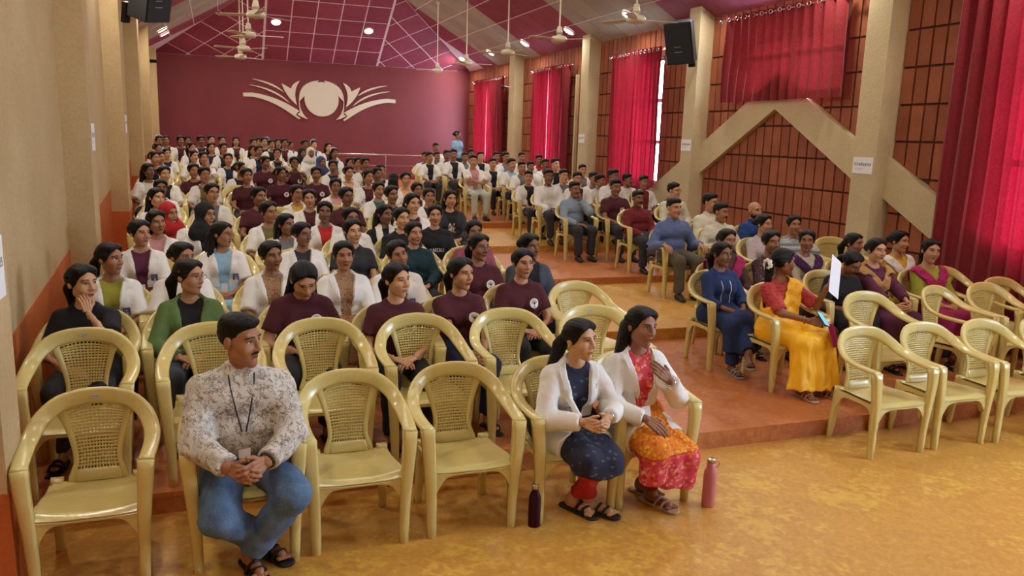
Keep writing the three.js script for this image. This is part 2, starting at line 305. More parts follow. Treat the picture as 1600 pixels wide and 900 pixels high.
// ---------- curtains ----------
const clothTex = noiseTex(256, 32, 3, (v, o) => { const g = 205 + (v - 0.5) * 70; return [g, g, g]; }, 31);
M.curtain = pmat(new THREE.Color(0.42, 0.006, 0.022), 0.85, { transmission: 0.27, thickness: 0, map: rep(clothTex, 6, 2), side: THREE.DoubleSide });
M.curtain2 = pmat(new THREE.Color(0.36, 0.016, 0.02), 0.85, { transmission: 0.12, thickness: 0, map: rep(clothTex, 6, 2), side: THREE.DoubleSide });
M.steel = mat(0xc9c9c9, 0.22, { metalness: 1 }); M.rod = mat(0x4a2a20, 0.4, { metalness: 0.4 });
function drape(z0, z1, y0, y1, x, pleats, amp, ph, flare) {   // one hanging panel
  const nz = pleats * 10, ny = 14, pos = [], uv = [], idx = [];
  for (let j = 0; j <= ny; j++) for (let i = 0; i <= nz; i++) {
    const s = i / nz, t = j / ny, f = 1 + flare * (1 - t), a = s * pleats * 2 * Math.PI + ph, zc = (z0 + z1) / 2;
    pos.push(x - amp * (0.55 + 0.45 * t) * Math.sin(a + 0.5 * Math.sin(3 * t + s * 9)) - 0.012 * Math.sin(5.3 * t + 11 * s), y0 + (y1 - y0) * t, zc + (z0 + (z1 - z0) * s - zc) * f + 0.02 * Math.sin(a * 2) * (1 - t * 0.5)); uv.push(s * (z1 - z0) * 1.5, t * (y1 - y0));
  }
  for (let j = 0; j < ny; j++) for (let i = 0; i < nz; i++) { const a = j * (nz + 1) + i; idx.push(a, a + 1, a + nz + 2, a, a + nz + 2, a + nz + 1); }
  const g = new THREE.BufferGeometry(); g.setAttribute('position', new THREE.Float32BufferAttribute(pos, 3)); g.setAttribute('uv', new THREE.Float32BufferAttribute(uv, 2)); g.setIndex(idx); g.computeVertexNormals(); return g;
}
function curtain(label, rodZ, y0, y1, panels, m) {
  const x = XW - 0.205, t = thing('curtain', label, 'curtain', [0, 0, 0]);
  const rod = new THREE.CylinderGeometry(0.014, 0.014, rodZ[1] - rodZ[0], 12); rod.rotateX(Math.PI / 2); rod.translate(x, y1 - 0.05, (rodZ[0] + rodZ[1]) / 2); const rp = part('curtain_rod', rod, M.steel, t);
  for (const z of rodZ) { const k = new THREE.SphereGeometry(0.032, 14, 10); k.translate(x, y1 - 0.05, z); part('finial', k, M.steel, rp); const b = box(x, XW + 0.01, y1 - 0.062, y1 - 0.038, z - 0.012 + (z < (rodZ[0] + rodZ[1]) / 2 ? 0.06 : -0.06), z + 0.012 + (z < (rodZ[0] + rodZ[1]) / 2 ? 0.06 : -0.06)); part('bracket', b, M.steel, rp); }
  for (const [z0, z1, pl, ph, fl] of panels) {
    const d = part('drape', drape(z0, z1, y0, y1, x, pl, 0.058, ph, fl), m, t);
    for (let k = 0; k < pl; k++) { const e = new THREE.TorusGeometry(0.026, 0.007, 8, 16); e.rotateY(Math.PI / 2 + 0.5); e.translate(x - 0.03, y1 - 0.05, z0 + (z1 - z0) * (k + 0.4) / pl); part('eyelet', e, M.steel, d); }
  }
}
curtain('floor-length red curtain glowing with daylight beside the front chairs', [-6.95, -3.95], 0.3, 4.12, [[-6.82, -4.4, 13, 0, 0.0], [-4.38, -4.0, 3, 1, 0.0]], M.curtain);
curtain('short red curtain hung high over the zigzag beam', [-11.3, -8.4], 2.83, 4.12, [[-11.12, -8.52, 13, 0.6, 0.02]], M.curtain2);
curtain('long red curtain with a blue-white gap of daylight at its edge', [-15.1, -12.85], 1.35, 3.87, [[-14.96, -14.05, 6, 0.3, 0.03], [-14.02, -13.08, 6, 2, 0.03]], M.curtain);
curtain('long dark red closed curtain between two beige columns', [-19.45, -16.95], 1.4, 3.87, [[-19.3, -18.3, 6, 1, -0.02], [-18.26, -17.1, 7, 0, -0.02]], M.curtain);
curtain('long red curtain parted by a bright slit next to the back wall', [-24.4, -21.45], 1.45, 3.85, [[-24.2, -23.1, 6, 0, -0.02], [-22.92, -21.6, 7, 1, 0.0]], M.curtain);
{ const t = thing('trim_1', 'narrow cream window trim beside the closed dark red curtain', 'trim', [0, 0, 0], 0, null, 'structure'); t.name = 'trim_1'; part('strip', box(XW - 0.09, XW, 1.2, 3.62, -17.02, -16.94), M.beige, t); }
// ---------- emblem on the back wall ----------
M.emblem = mat(0xd8cdb4, 0.6);
{
  const e = thing('wall_emblem', 'large cream emblem of a disc between two feathered wings on the maroon wall', 'emblem', [XM, 3.14, ZB], 0);
  const K = 0.0192;                         // size of one drawing unit, metres
  const shp = pts => { const s = new THREE.Shape(); pts.forEach((p, i) => { if (i === 0) s.moveTo(p[0] * K, p[1] * K); else if (p.length === 2) s.lineTo(p[0] * K, p[1] * K); else s.quadraticCurveTo(p[0] * K, p[1] * K, p[2] * K, p[3] * K); }); const g = new THREE.ExtrudeGeometry(s, { depth: 0.035, bevelEnabled: true, bevelSize: 0.006, bevelThickness: 0.006, bevelSegments: 2, curveSegments: 20 }); g.translate(0, 0, 0.008); return g; };
  const disc = new THREE.CylinderGeometry(26.3 * K, 26.3 * K, 0.045, 64); disc.rotateX(Math.PI / 2); disc.translate(0, 0, 0.025); part('disc', disc, M.emblem, e);
  const half = [
    ['ring_stroke', [[-4, 28.5], [-38, 26, -34, -8], [-33, -22, -22, -31], [-30, -29, -39, -23], [-36, -21, -33.5, -19], [-37, 4, -29, 16], [-22, 25.5, -4, 28.5]]],
    ['long_wing', [[-117, 4.5], [-104, 5.2], [-68, 2, -33, -20.5], [-36, -24, -40, -24.5], [-46, -20.5], [-33, -30.5], [-35.5, -31.5], [-52, -20.5], [-78, -3.5, -104, -0.5], [-117, -0.5]]],
    ['feather', [[-109, 17], [-68, 14, -49, -8], [-74, 12, -109, 17]]],
    ['feather', [[-104, 26], [-71, 23, -57, 8], [-79, 21, -104, 26]]],
    ['leaf', [[-60, 21], [-50, 16, -46, 13.5], [-45, 22, -33.5, 26.5], [-45, 10, -38, -10], [-54, 2, -60, 21]]],
  ];
  for (const s of [1, -1]) for (const [nm, pts] of half) part(nm, shp(pts.map(p => p.map((v, i) => i % 2 ? v : v * s))), M.emblem, e);
}
// ---------- rail at the back ----------
{
  const t = thing('hand_rail', 'polished steel hand rail across the gap by the back wall', 'railing', [0, 0, -22.75]);
  const tube = (a, b, r) => new THREE.TubeGeometry(new THREE.LineCurve3(V(...a), V(...b)), 1, r, 10);
  part('top_rail', tube([2.6, 1.6, 0], [7.2, 1.6, 0], 0.024), M.steel, t);
  for (const y of [1.05, 1.3]) part('mid_rail', tube([2.6, y, 0], [7.2, y, 0], 0.008), M.steel, t);
  for (const x of [2.65, 4.5, 5.7, 7.15]) part('post', tube([x, 0.77, 0], [x, 1.6, 0], 0.02), M.steel, t);
}
// ---------- loudspeakers ----------
M.blackBox = mat(0x1b1f24, 0.55, bump(20, 20, 0.001)); M.grille = mat(0x20262c, 0.7, bump(60, 60, 0.002)); M.blackMetal = mat(0x111111, 0.4, { metalness: 0.5 }); M.logo = mat(0x9aa0a4, 0.4, { metalness: 0.6 });
function speaker(label, wall, pos, yaw, tilt, roll) {
  const t = thing('loudspeaker', label, 'speaker', pos, yaw); t.rotation.order = 'YXZ'; t.rotation.set(tilt, yaw, roll);
  const s = new THREE.Shape([[-0.21, 0.15], [0.21, 0.15], [0.14, -0.17], [-0.14, -0.17]].map(p => new THREE.Vector2(...p)));
  const g = new THREE.ExtrudeGeometry(s, { depth: 0.62, bevelEnabled: true, bevelSize: 0.012, bevelThickness: 0.012, bevelSegments: 2 }); g.rotateX(Math.PI / 2); g.translate(0, 0.31, 0); part('cabinet', metreUV(g), M.blackBox, t);
  part('grille', box(-0.2, 0.2, -0.3, 0.3, 0.155, 0.175), M.grille, t);
  part('badge', box(-0.08, 0.03, -0.05, -0.04, 0.174, 0.178), M.logo, t); part('badge', box(-0.08, 0.05, -0.13, -0.12, 0.174, 0.178), M.logo, t);
  const br = new THREE.TubeGeometry(new THREE.CatmullRomCurve3([V(0, -0.1, -0.17), V(0.02, -0.3, -0.22), V(0.0, -0.36, -0.3)]), 10, 0.03, 10); part('bracket', br, M.blackMetal, t);
  part('wall_plate', box(-0.05, 0.05, -0.46, -0.2, -0.36, -0.3), M.blackMetal, t);
}
speaker('black loudspeaker bracketed high on the column beside the bright curtain gap', 'right', [7.02, 3.76, -11.55], -0.9, 0.3, 0.06);
speaker('black loudspeaker bracketed high on the beige left wall pilaster', 'left', [-0.72, 3.84, -11.7], 0.95, 0.3, 0.15);
// ---------- small cameras ----------
M.plasticW = mat(0xd9d5cb, 0.4);
{
  const t = thing('security_camera', 'small dark bullet camera on the left wall end', 'camera', [-1.36, 3.66, -20.9], 1.2); part('mount', box(-0.05, 0.05, -0.05, 0.05, -0.12, -0.02), M.plasticW, t);
  const c = new THREE.CylinderGeometry(0.035, 0.04, 0.2, 14); c.rotateX(Math.PI / 2); c.translate(0, 0, 0.08); part('camera_body', c, M.blackMetal, t);
  const u = thing('security_camera', 'white arm camera on the column beside the parted curtain', 'camera', [7.44, 3.5, -20.7], -1.2); const arm = new THREE.TubeGeometry(new THREE.LineCurve3(V(0, 0, 0), V(0, 0.02, 0.25)), 2, 0.015, 8); part('arm', arm, M.plasticW, u); const d = new THREE.SphereGeometry(0.05, 16, 12); d.translate(0, -0.01, 0.27); part('dome', d, M.blackMetal, u);
}
// ---------- paper signs ----------
M.paper = mat(0xe9e9ea, 0.8);
const signTex = canvasTex(512, 300, (c, w, h) => { c.fillStyle = '#eeeef0'; c.fillRect(0, 0, w, h); c.fillStyle = '#222'; c.font = 'bold 84px serif'; c.textAlign = 'center'; c.fillText('Graduates', w / 2, 150); c.fillStyle = '#9a9aa0'; c.font = '26px serif'; c.fillRect(60, 196, 260, 5); c.fillRect(60, 216, 180, 5); });
M.sign = mat(0xffffff, 0.8, { map: signTex });
function sign(label, z, y, w, h, x, yaw) { const t = thing('paper_sign', label, 'sign', [x, y, z], yaw, 'paper signs on the columns'); const g = new RoundedBoxGeometry(w, h, 0.003, 1, 0.001); part('sheet', g, M.paper, t); const f = new THREE.PlaneGeometry(w * 0.97, h * 0.97); f.translate(0, 0, 0.0021); part('print', f, M.sign, t); }
sign('white paper sign reading Graduates on the nearest beige column', -7.9, 1.98, 0.33, 0.2, XC - 0.004, -Math.PI / 2);
sign('white paper sign on the column under the black loudspeaker', -11.93, 2.15, 0.31, 0.19, XC - 0.004, -Math.PI / 2);
sign('small white paper sign on the column between two dark red curtains', -16.12, 2.21, 0.31, 0.19, XC - 0.004, -Math.PI / 2);
sign('white paper sign on the nearest left pilaster at the picture edge', -4.06, 1.54, 0.24, 0.28, leftP(-3.93) + 0.004, Math.PI / 2);
sign('white paper strip on the second left pilaster', -8.14, 2.07, 0.2, 0.24, leftP(-7.98) + 0.004, Math.PI / 2);
sign('white paper strip on the third left pilaster', -12.16, 2.2, 0.2, 0.24, leftP(-12) + 0.004, Math.PI / 2);
// ---------- moulded plastic armchair ----------
const chairTex = noiseTex(256, 8, 4, v => { const g = (v - 0.5) * 14; return [210 + g, 192 + g, 120 + g]; }, 61);
M.chair = pmat(0xffffff, 0.25, { map: chairTex, clearcoat: 0.35, clearcoatRoughness: 0.2, ...bump(5, 5, 0.0008) });
const stickerTex = canvasTex(128, 64, (c, w, h) => { c.fillStyle = '#1f3f8a'; c.fillRect(0, 0, w, h); c.strokeStyle = '#e9edf5'; c.lineWidth = 7; c.beginPath(); c.ellipse(64, 32, 52, 24, 0, 0, 7); c.stroke(); c.fillStyle = '#cfe0f5'; c.fillRect(34, 26, 60, 10); c.fillStyle = '#d04040'; c.fillRect(50, 40, 26, 5); });
M.sticker = mat(0xffffff, 0.35, { map: stickerTex });
// sweep a closed 2-D section along points; frames given by a side vector
function sweep(pts, section, sideOf, caps = true) {
  const n = section(0).length, pos = [], uv = [], idx = [];
  pts.forEach((p, i) => {
    const a = pts[Math.max(0, i - 1)], b = pts[Math.min(pts.length - 1, i + 1)], t = b.clone().sub(a).normalize(), sd = sideOf(i / (pts.length - 1), t, p).clone(); sd.addScaledVector(t, -sd.dot(t)).normalize(); const up = new THREE.Vector3().crossVectors(t, sd);
    for (const [u, v] of section(i / (pts.length - 1))) { const q = p.clone().addScaledVector(sd, u).addScaledVector(up, v); pos.push(q.x, q.y, q.z); uv.push(q.x + q.z, q.y); }
  });
  for (let i = 0; i + 1 < pts.length; i++) for (let k = 0; k < n; k++) { const a = i * n + k, b = i * n + (k + 1) % n; idx.push(a, b, a + n, b, b + n, a + n); }
  if (caps) for (const [s, f] of [[0, 1], [(pts.length - 1) * n, -1]]) for (let k = 1; k + 1 < n; k++) f > 0 ? idx.push(s, s + k + 1, s + k) : idx.push(s, s + k, s + k + 1);
  const g = new THREE.BufferGeometry(); g.setAttribute('position', new THREE.Float32BufferAttribute(pos, 3)); g.setAttribute('uv', new THREE.Float32BufferAttribute(uv, 2)); g.setIndex(idx); g.computeVertexNormals(); return g;
}
const oval = (a, b, n) => Array.from({ length: n }, (_, k) => { const t = k / n * 2 * Math.PI, c = Math.cos(t), s = Math.sin(t); return [a * Math.sign(c) * Math.pow(Math.abs(c), 0.7), b * Math.sign(s) * Math.pow(Math.abs(s), 0.7)]; });
function chairGeos(fine) {
  const G = {};
  // arch: arm front end, round the back, other arm
  const half = [V(0.262, 0.632, 0.225), V(0.272, 0.64, 0.12), V(0.276, 0.652, 0.0), V(0.268, 0.68, -0.1), V(0.235, 0.735, -0.18), V(0.165, 0.79, -0.235), V(0.08, 0.812, -0.258)];
  const curve = new THREE.CatmullRomCurve3([...half, V(0, 0.817, -0.264), ...half.slice().reverse().map(p => V(-p.x, p.y, p.z))]);
  const N = fine ? 44 : 16;
  G.frame = sweep(curve.getPoints(N), s => oval(0.037 + 0.006 * Math.sin(Math.PI * s), 0.016, fine ? 12 : 6), (s, t, p) => V(p.x * 2.2, (p.y - 0.62) * 5.0 * (1 - Math.abs(s - 0.5)), 0.0).add(V(0.0001, 0.02, 0)));
  // front legs: broad face under the arm, tapering to the foot
  const L = (w, d) => [[-w / 2, -d / 2], [w / 2, -d / 2], [w / 2, d / 2 - 0.012], [w / 2 - 0.014, d / 2], [-w / 2 + 0.014, d / 2], [-w / 2, d / 2 - 0.012]];
  const leg = (pts, w0, w1, d0, d1) => sweep(new THREE.CatmullRomCurve3(pts).getPoints(fine ? 10 : 4), s => L(w0 + (w1 - w0) * s, d0 + (d1 - d0) * s), () => V(1, 0, 0));
  G.legs = [];
  for (const s of [-1, 1]) {
    G.legs.push(leg([V(s * 0.262, 0.632, 0.222), V(s * 0.256, 0.52, 0.232), V(s * 0.244, 0.36, 0.228), V(s * 0.236, 0.18, 0.22), V(s * 0.232, 0, 0.218)], 0.078, 0.048, 0.046, 0.036));
    G.legs.push(leg([V(s * 0.19, 0.41, -0.19), V(s * 0.197, 0.25, -0.205), V(s * 0.203, 0.0, -0.235)], 0.06, 0.044, 0.05, 0.034));
  }
  // seat with rolled front and arched aprons
  const nx = fine ? 18 : 6, nz = fine ? 16 : 5, seat = [];
  const S = (a, b) => { const t = (b + 1) / 2, w = 0.2 + 0.035 * ss(0, 0.9, t); const roll = Math.max(0, b - 0.82) / 0.18; return V(a * w, 0.392 + 0.014 * t - 0.012 * (1 - a * a) * (1 - roll) + 0.012 * Math.pow(Math.abs(a), 6) - 0.028 * roll * roll - 0.006 * Math.pow(Math.abs(a), 12), -0.2 + t * 0.44 - 0.01 * (a * a) * t); };
  const pos = [], uv = [], idx = [];
  for (const dy of [0, -0.012]) for (let j = 0; j <= nz; j++) for (let i = 0; i <= nx; i++) { const p = S(i / nx * 2 - 1, j / nz * 2 - 1); pos.push(p.x, p.y + dy, p.z); uv.push(p.x, p.z); }
  const o2 = (nx + 1) * (nz + 1);
  for (let j = 0; j < nz; j++) for (let i = 0; i < nx; i++) { const a = j * (nx + 1) + i; idx.push(a, a + nx + 1, a + 1, a + 1, a + nx + 1, a + nx + 2); const b = a + o2; idx.push(b, b + 1, b + nx + 1, b + 1, b + nx + 2, b + nx + 1); }
  const g = new THREE.BufferGeometry(); g.setAttribute('position', new THREE.Float32BufferAttribute(pos, 3)); g.setAttribute('uv', new THREE.Float32BufferAttribute(uv, 2)); g.setIndex(idx); g.computeVertexNormals(); seat.push(g);
  const apron = (w, drop, arch) => { const s = new THREE.Shape(); s.moveTo(-w, 0.39); s.lineTo(-w, 0.25); s.bezierCurveTo(-w + 0.045, 0.25 + 0.03, -w + 0.04, 0.36 - arch, -w + 0.12, 0.362 - arch * 0.2); s.lineTo(w - 0.12, 0.362 - arch * 0.2); s.bezierCurveTo(w - 0.04, 0.36 - arch, w - 0.045, 0.28, w, 0.25); s.lineTo(w, 0.39); return new THREE.ExtrudeGeometry(s, { depth: 0.014, bevelEnabled: false, curveSegments: fine ? 8 : 2 }); };
  const fa = apron(0.232, 0, 0.0); fa.translate(0, -0.008, 0.215); seat.push(fa);
  for (const s of [-1, 1]) { const a = apron(0.2, 0, 0); a.rotateY(Math.PI / 2); a.translate(s * 0.215 - 0.007, -0.004, 0.0); seat.push(a); }
  G.seat = merge(seat);
  // back: waisted panel between arch and seat
  const w = t => 0.112 + 0.062 * ss(0.25, 1, t) + 0.03 * ss(0.25, 0, t), P = (s, t) => { const y = 0.385 + t * 0.415, x = s * w(t); return V(x, y - 0.05 * s * s * ss(0.7, 1, t), -0.19 - 0.075 * t + 0.035 * s * s * t - 0.02 * Math.sin(Math.PI * t)); };
  const strip = (f, n, wd, th) => sweep(Array.from({ length: n + 1 }, (_, i) => f(i / n)), () => [[-wd / 2, -th / 2], [wd / 2, -th / 2], [wd / 2, th / 2], [-wd / 2, th / 2]], (u, t) => Math.abs(t.y) > 0.7 ? V(1, 0, 0) : V(0, 1, 0.2));
  const B = [];
  const sheet = (s0, s1, t0, t1, n1, n2, th) => { const ps = [], u2 = [], ix = []; for (const d of [0, -th]) for (let j = 0; j <= n2; j++) for (let i = 0; i <= n1; i++) { const p = P(s0 + (s1 - s0) * i / n1, t0 + (t1 - t0) * j / n2); ps.push(p.x, p.y, p.z + d); u2.push(p.x, p.y); } const m = (n1 + 1) * (n2 + 1); const q = (a, b, c, d) => ix.push(a, b, c, b, d, c); for (let j = 0; j < n2; j++) for (let i = 0; i < n1; i++) { const a = j * (n1 + 1) + i; q(a, a + 1, a + n1 + 1, a + n1 + 2); q(a + m + 1, a + m, a + m + n1 + 2, a + m + n1 + 1); } for (let j = 0; j < n2; j++) { const a = j * (n1 + 1), b = a + n1; q(a + m, a, a + m + n1 + 1, a + n1 + 1); q(b, b + m, b + n1 + 1, b + m + n1 + 1); } for (let i = 0; i < n1; i++) { const b = n2 * (n1 + 1) + i; q(i + m, i + 1 + m, i, i + 1); q(b, b + 1, b + m, b + m + 1); } const e = new THREE.BufferGeometry(); e.setAttribute('position', new THREE.Float32BufferAttribute(ps, 3)); e.setAttribute('uv', new THREE.Float32BufferAttribute(u2, 2)); e.setIndex(ix); e.computeVertexNormals(); return e; };
  if (!fine) G.back = sheet(-1, 1, 0, 1.0, 4, 5, 0.012);
  else {
    B.push(sheet(-1, -0.78, 0, 1.0, 2, 14, 0.014), sheet(0.78, 1, 0, 1.0, 2, 14, 0.014), sheet(-0.78, 0.78, 0, 0.14, 8, 2, 0.013), sheet(-0.78, 0.78, 0.93, 1.0, 8, 1, 0.013));
    for (let i = 1; i < 13; i++) { const s = -0.78 + 1.56 * i / 13; B.push(strip(u => { const p = P(s, 0.13 + 0.82 * u); p.z -= 0.007 + 0.0035 * Math.sin(u * 50 + i * Math.PI); return p; }, 14, 0.0075, 0.005)); }
    for (let j = 1; j < 19; j++) { const t = 0.14 + 0.79 * j / 19; B.push(strip(u => { const p = P(-0.79 + 1.58 * u, t); p.z -= 0.005; return p; }, 8, 0.0105, 0.006)); }
    G.back = merge(B);
  }
  const st = new THREE.CircleGeometry(1, 20); st.scale(0.026, 0.012, 1); st.rotateX(-0.5); st.translate(0, 0.818, -0.248); G.sticker = st;
  return G;
}
const CG = chairGeos(true), CGL = chairGeos(false), chairLow = merge([CGL.frame, CGL.seat, CGL.back, ...CGL.legs]);
let chairN = 0;
function chair(x, z, y, turn, label, group, sticker) {
  const t = thing('plastic_armchair', label, 'chair', [x, y, z], turn, group);
  part('seat', CG.seat, M.chair, t); part('backrest', CG.back, M.chair, t); part('arm_frame', CG.frame, M.chair, t);
  for (const l of CG.legs) part('leg', l, M.chair, t);
  if (sticker) part('label_sticker', CG.sticker, M.sticker, t).userData.label = 'small blue oval sticker';
  return t;
}
function chairFar(x, z, y, turn, label, group) {
  const o = shadow(new THREE.Mesh(chairLow, M.chair)); o.name = numbered('plastic_armchair'); o.position.set(x, y, z); o.rotation.y = turn; scene.add(o); return tag(o, label, 'chair', group);
}
// ---------- soft-solid modelling: tapered bones joined smoothly, meshed on a grid ----------
const rc = (a, b, r1, r2 = r1) => ({ t: 0, ax: a[0], ay: a[1], az: a[2], bx: b[0] - a[0], by: b[1] - a[1], bz: b[2] - a[2], r1, dr: r2 - r1, q: 1 / Math.max(1e-9, (b[0] - a[0]) ** 2 + (b[1] - a[1]) ** 2 + (b[2] - a[2]) ** 2), lo: [0, 1, 2].map(i => Math.min(a[i], b[i]) - Math.max(r1, r2)), hi: [0, 1, 2].map(i => Math.max(a[i], b[i]) + Math.max(r1, r2)) });
const el = (c, r) => ({ t: 1, c, r, i: r.map(v => 1 / v), j: r.map(v => 1 / v / v), lo: c.map((v, i) => v - r[i]), hi: c.map((v, i) => v + r[i]) });
function pd(p, x, y, z) {
  if (p.t === 0) { const dx = x - p.ax, dy = y - p.ay, dz = z - p.az; let h = (dx * p.bx + dy * p.by + dz * p.bz) * p.q; h = h < 0 ? 0 : h > 1 ? 1 : h; const ex = dx - p.bx * h, ey = dy - p.by * h, ez = dz - p.bz * h; return Math.sqrt(ex * ex + ey * ey + ez * ez) - (p.r1 + p.dr * h); }
  const dx = x - p.c[0], dy = y - p.c[1], dz = z - p.c[2], a = dx * p.i[0], b = dy * p.i[1], c = dz * p.i[2], k0 = Math.sqrt(a * a + b * b + c * c), d = dx * p.j[0], e = dy * p.j[1], f = dz * p.j[2], k1 = Math.sqrt(d * d + e * e + f * f);
  return k1 < 1e-9 ? -Math.min(...p.r) : k0 * (k0 - 1) / k1;
}
const sm = (a, b, k) => { const h = k - Math.abs(a - b); return (a < b ? a : b) - (h > 0 ? h * h / (4 * k) : 0); };
const field = (prims, k) => (x, y, z) => { let d = 1e3; for (let i = 0; i < prims.length; i++) { const e = pd(prims[i], x, y, z); d = d > 900 ? e : sm(d, e, k); } return d; };
const bounds = (prims, m) => { const lo = [1e9, 1e9, 1e9], hi = [-1e9, -1e9, -1e9]; for (const p of prims) for (let i = 0; i < 3; i++) { lo[i] = Math.min(lo[i], p.lo[i] - m); hi[i] = Math.max(hi[i], p.hi[i] + m); } return [lo, hi]; };
function nets(f, lo, hi, h, uvK = 1) {
  const n = [0, 1, 2].map(i => Math.ceil((hi[i] - lo[i]) / h) + 2), [nx, ny, nz] = n, D = new Float32Array(nx * ny * nz), B = 5;
  for (let bz = 0; bz < nz; bz += B) for (let by = 0; by < ny; by += B) for (let bx = 0; bx < nx; bx += B) {
    const c = f(lo[0] + (bx + B / 2 - 0.5) * h, lo[1] + (by + B / 2 - 0.5) * h, lo[2] + (bz + B / 2 - 0.5) * h), far = Math.abs(c) > h * B * 1.25 + 0.012;
    for (let z = bz; z < Math.min(nz, bz + B); z++) for (let y = by; y < Math.min(ny, by + B); y++) for (let x = bx; x < Math.min(nx, bx + B); x++) D[(z * ny + y) * nx + x] = far ? c : f(lo[0] + x * h, lo[1] + y * h, lo[2] + z * h);
  }
  const id = new Int32Array(nx * ny * nz).fill(-1), pos = [], nor = [], uv = [], idx = [];
  const off = [0, 1, nx, nx + 1, nx * ny, nx * ny + 1, nx * ny + nx, nx * ny + nx + 1], E = [[0, 1], [0, 2], [0, 4], [1, 3], [1, 5], [2, 3], [2, 6], [3, 7], [4, 5], [4, 6], [5, 7], [6, 7]];
  for (let z = 0; z + 1 < nz; z++) for (let y = 0; y + 1 < ny; y++) for (let x = 0; x + 1 < nx; x++) {
    const b = (z * ny + y) * nx + x; let m = 0; for (let k = 0; k < 8; k++) if (D[b + off[k]] < 0) m |= 1 << k;
    if (m === 0 || m === 255) continue;
    let sx = 0, sy = 0, sz = 0, c = 0;
    for (const [p, q] of E) { const a = D[b + off[p]], e = D[b + off[q]]; if ((a < 0) === (e < 0)) continue; const t = a / (a - e), px = p & 1, py = p >> 1 & 1, pz = p >> 2, qx = q & 1, qy = q >> 1 & 1, qz = q >> 2; sx += px + (qx - px) * t; sy += py + (qy - py) * t; sz += pz + (qz - pz) * t; c++; }
    const X = lo[0] + (x + sx / c) * h, Y = lo[1] + (y + sy / c) * h, Z = lo[2] + (z + sz / c) * h;
    const d = k => D[b + off[k]]; let gx = d(1) - d(0) + d(3) - d(2) + d(5) - d(4) + d(7) - d(6), gy = d(2) - d(0) + d(3) - d(1) + d(6) - d(4) + d(7) - d(5), gz = d(4) - d(0) + d(5) - d(1) + d(6) - d(2) + d(7) - d(3); const l = Math.hypot(gx, gy, gz) || 1;
    id[b] = pos.length / 3; pos.push(X, Y, Z); nor.push(gx / l, gy / l, gz / l); const ax = Math.abs(gx), ay = Math.abs(gy), az = Math.abs(gz); if (az >= ax && az >= ay) uv.push(X, Y); else if (ax >= ay) uv.push(Z, Y); else uv.push(X, Z);
  }
  for (let z = 1; z + 1 < nz; z++) for (let y = 1; y + 1 < ny; y++) for (let x = 1; x + 1 < nx; x++) {
    const b = (z * ny + y) * nx + x, s = D[b] < 0;
    const q = (o, u, v) => { if ((D[b + o] < 0) === s) return; const A = id[b], Bq = id[b - u], C = id[b - v], Dd = id[b - u - v]; if (A < 0 || Bq < 0 || C < 0 || Dd < 0) return; s ? idx.push(A, Bq, Dd, A, Dd, C) : idx.push(A, Dd, Bq, A, C, Dd); };
    q(1, nx, nx * ny); q(nx, nx * ny, 1); q(nx * ny, 1, nx);
  }
  const g = new THREE.BufferGeometry(); g.setAttribute('position', new THREE.Float32BufferAttribute(pos, 3)); g.setAttribute('normal', new THREE.Float32BufferAttribute(nor, 3)); g.setAttribute('uv', new THREE.Float32BufferAttribute(uv, 2)); g.setIndex(idx); return g;
}
const joinIdx = a => { a = a.filter(g => g && g.attributes.position.count); return a.length === 1 ? a[0] : mergeGeometries(a); };
// march a ray to a field's surface
function hit(f, o, d, max = 0.6) { let t = 0; for (let i = 0; i < 60 && t < max; i++) { const v = f(o[0] + d[0] * t, o[1] + d[1] * t, o[2] + d[2] * t); if (v < 0.0006) return t; t += Math.max(v * 0.7, 0.0008); } return null; }
// a sheet laid on a surface: (s,t) in 0..1 -> start point, marched along d
function patch(f, at, d, nu, nv, off = 0.0022) {
  const pos = [], uv = [], idx = [];
  let last = 0.2;
  for (let j = 0; j <= nv; j++) for (let i = 0; i <= nu; i++) { const o = at(i / nu, j / nv); let t = hit(f, o, d); if (t === null) t = last; last = t; pos.push(o[0] + d[0] * (t - off), o[1] + d[1] * (t - off), o[2] + d[2] * (t - off)); uv.push(i / nu, j / nv); }
  for (let j = 0; j < nv; j++) for (let i = 0; i < nu; i++) { const a = j * (nu + 1) + i; idx.push(a, a + 1, a + nu + 2, a, a + nu + 2, a + nu + 1); }
  const g = new THREE.BufferGeometry(); g.setAttribute('position', new THREE.Float32BufferAttribute(pos, 3)); g.setAttribute('uv', new THREE.Float32BufferAttribute(uv, 2)); g.setIndex(idx); g.computeVertexNormals(); return g;
}
// cheap value noise for folds
const hsh = (x, y, z) => { let h = (x * 374761393 + y * 668265263 + z * 2147483647) | 0; h = Math.imul(h ^ (h >>> 13), 1274126177); return ((h ^ (h >>> 16)) >>> 0) / 4294967296; };
function n3(x, y, z) { const X = Math.floor(x), Y = Math.floor(y), Z = Math.floor(z), f = t => t * t * (3 - 2 * t), u = f(x - X), v = f(y - Y), w = f(z - Z), L = (a, b, t) => a + (b - a) * t; return L(L(L(hsh(X, Y, Z), hsh(X + 1, Y, Z), u), L(hsh(X, Y + 1, Z), hsh(X + 1, Y + 1, Z), u), v), L(L(hsh(X, Y, Z + 1), hsh(X + 1, Y, Z + 1), u), L(hsh(X, Y + 1, Z + 1), hsh(X + 1, Y + 1, Z + 1), u), v), w); }
const folds = (x, y, z, a) => a * (n3(x * 13 + y * 4, y * 22, z * 13) - 0.5) + a * 0.5 * (n3(x * 34, y * 40 + x * 20, z * 34) - 0.5);

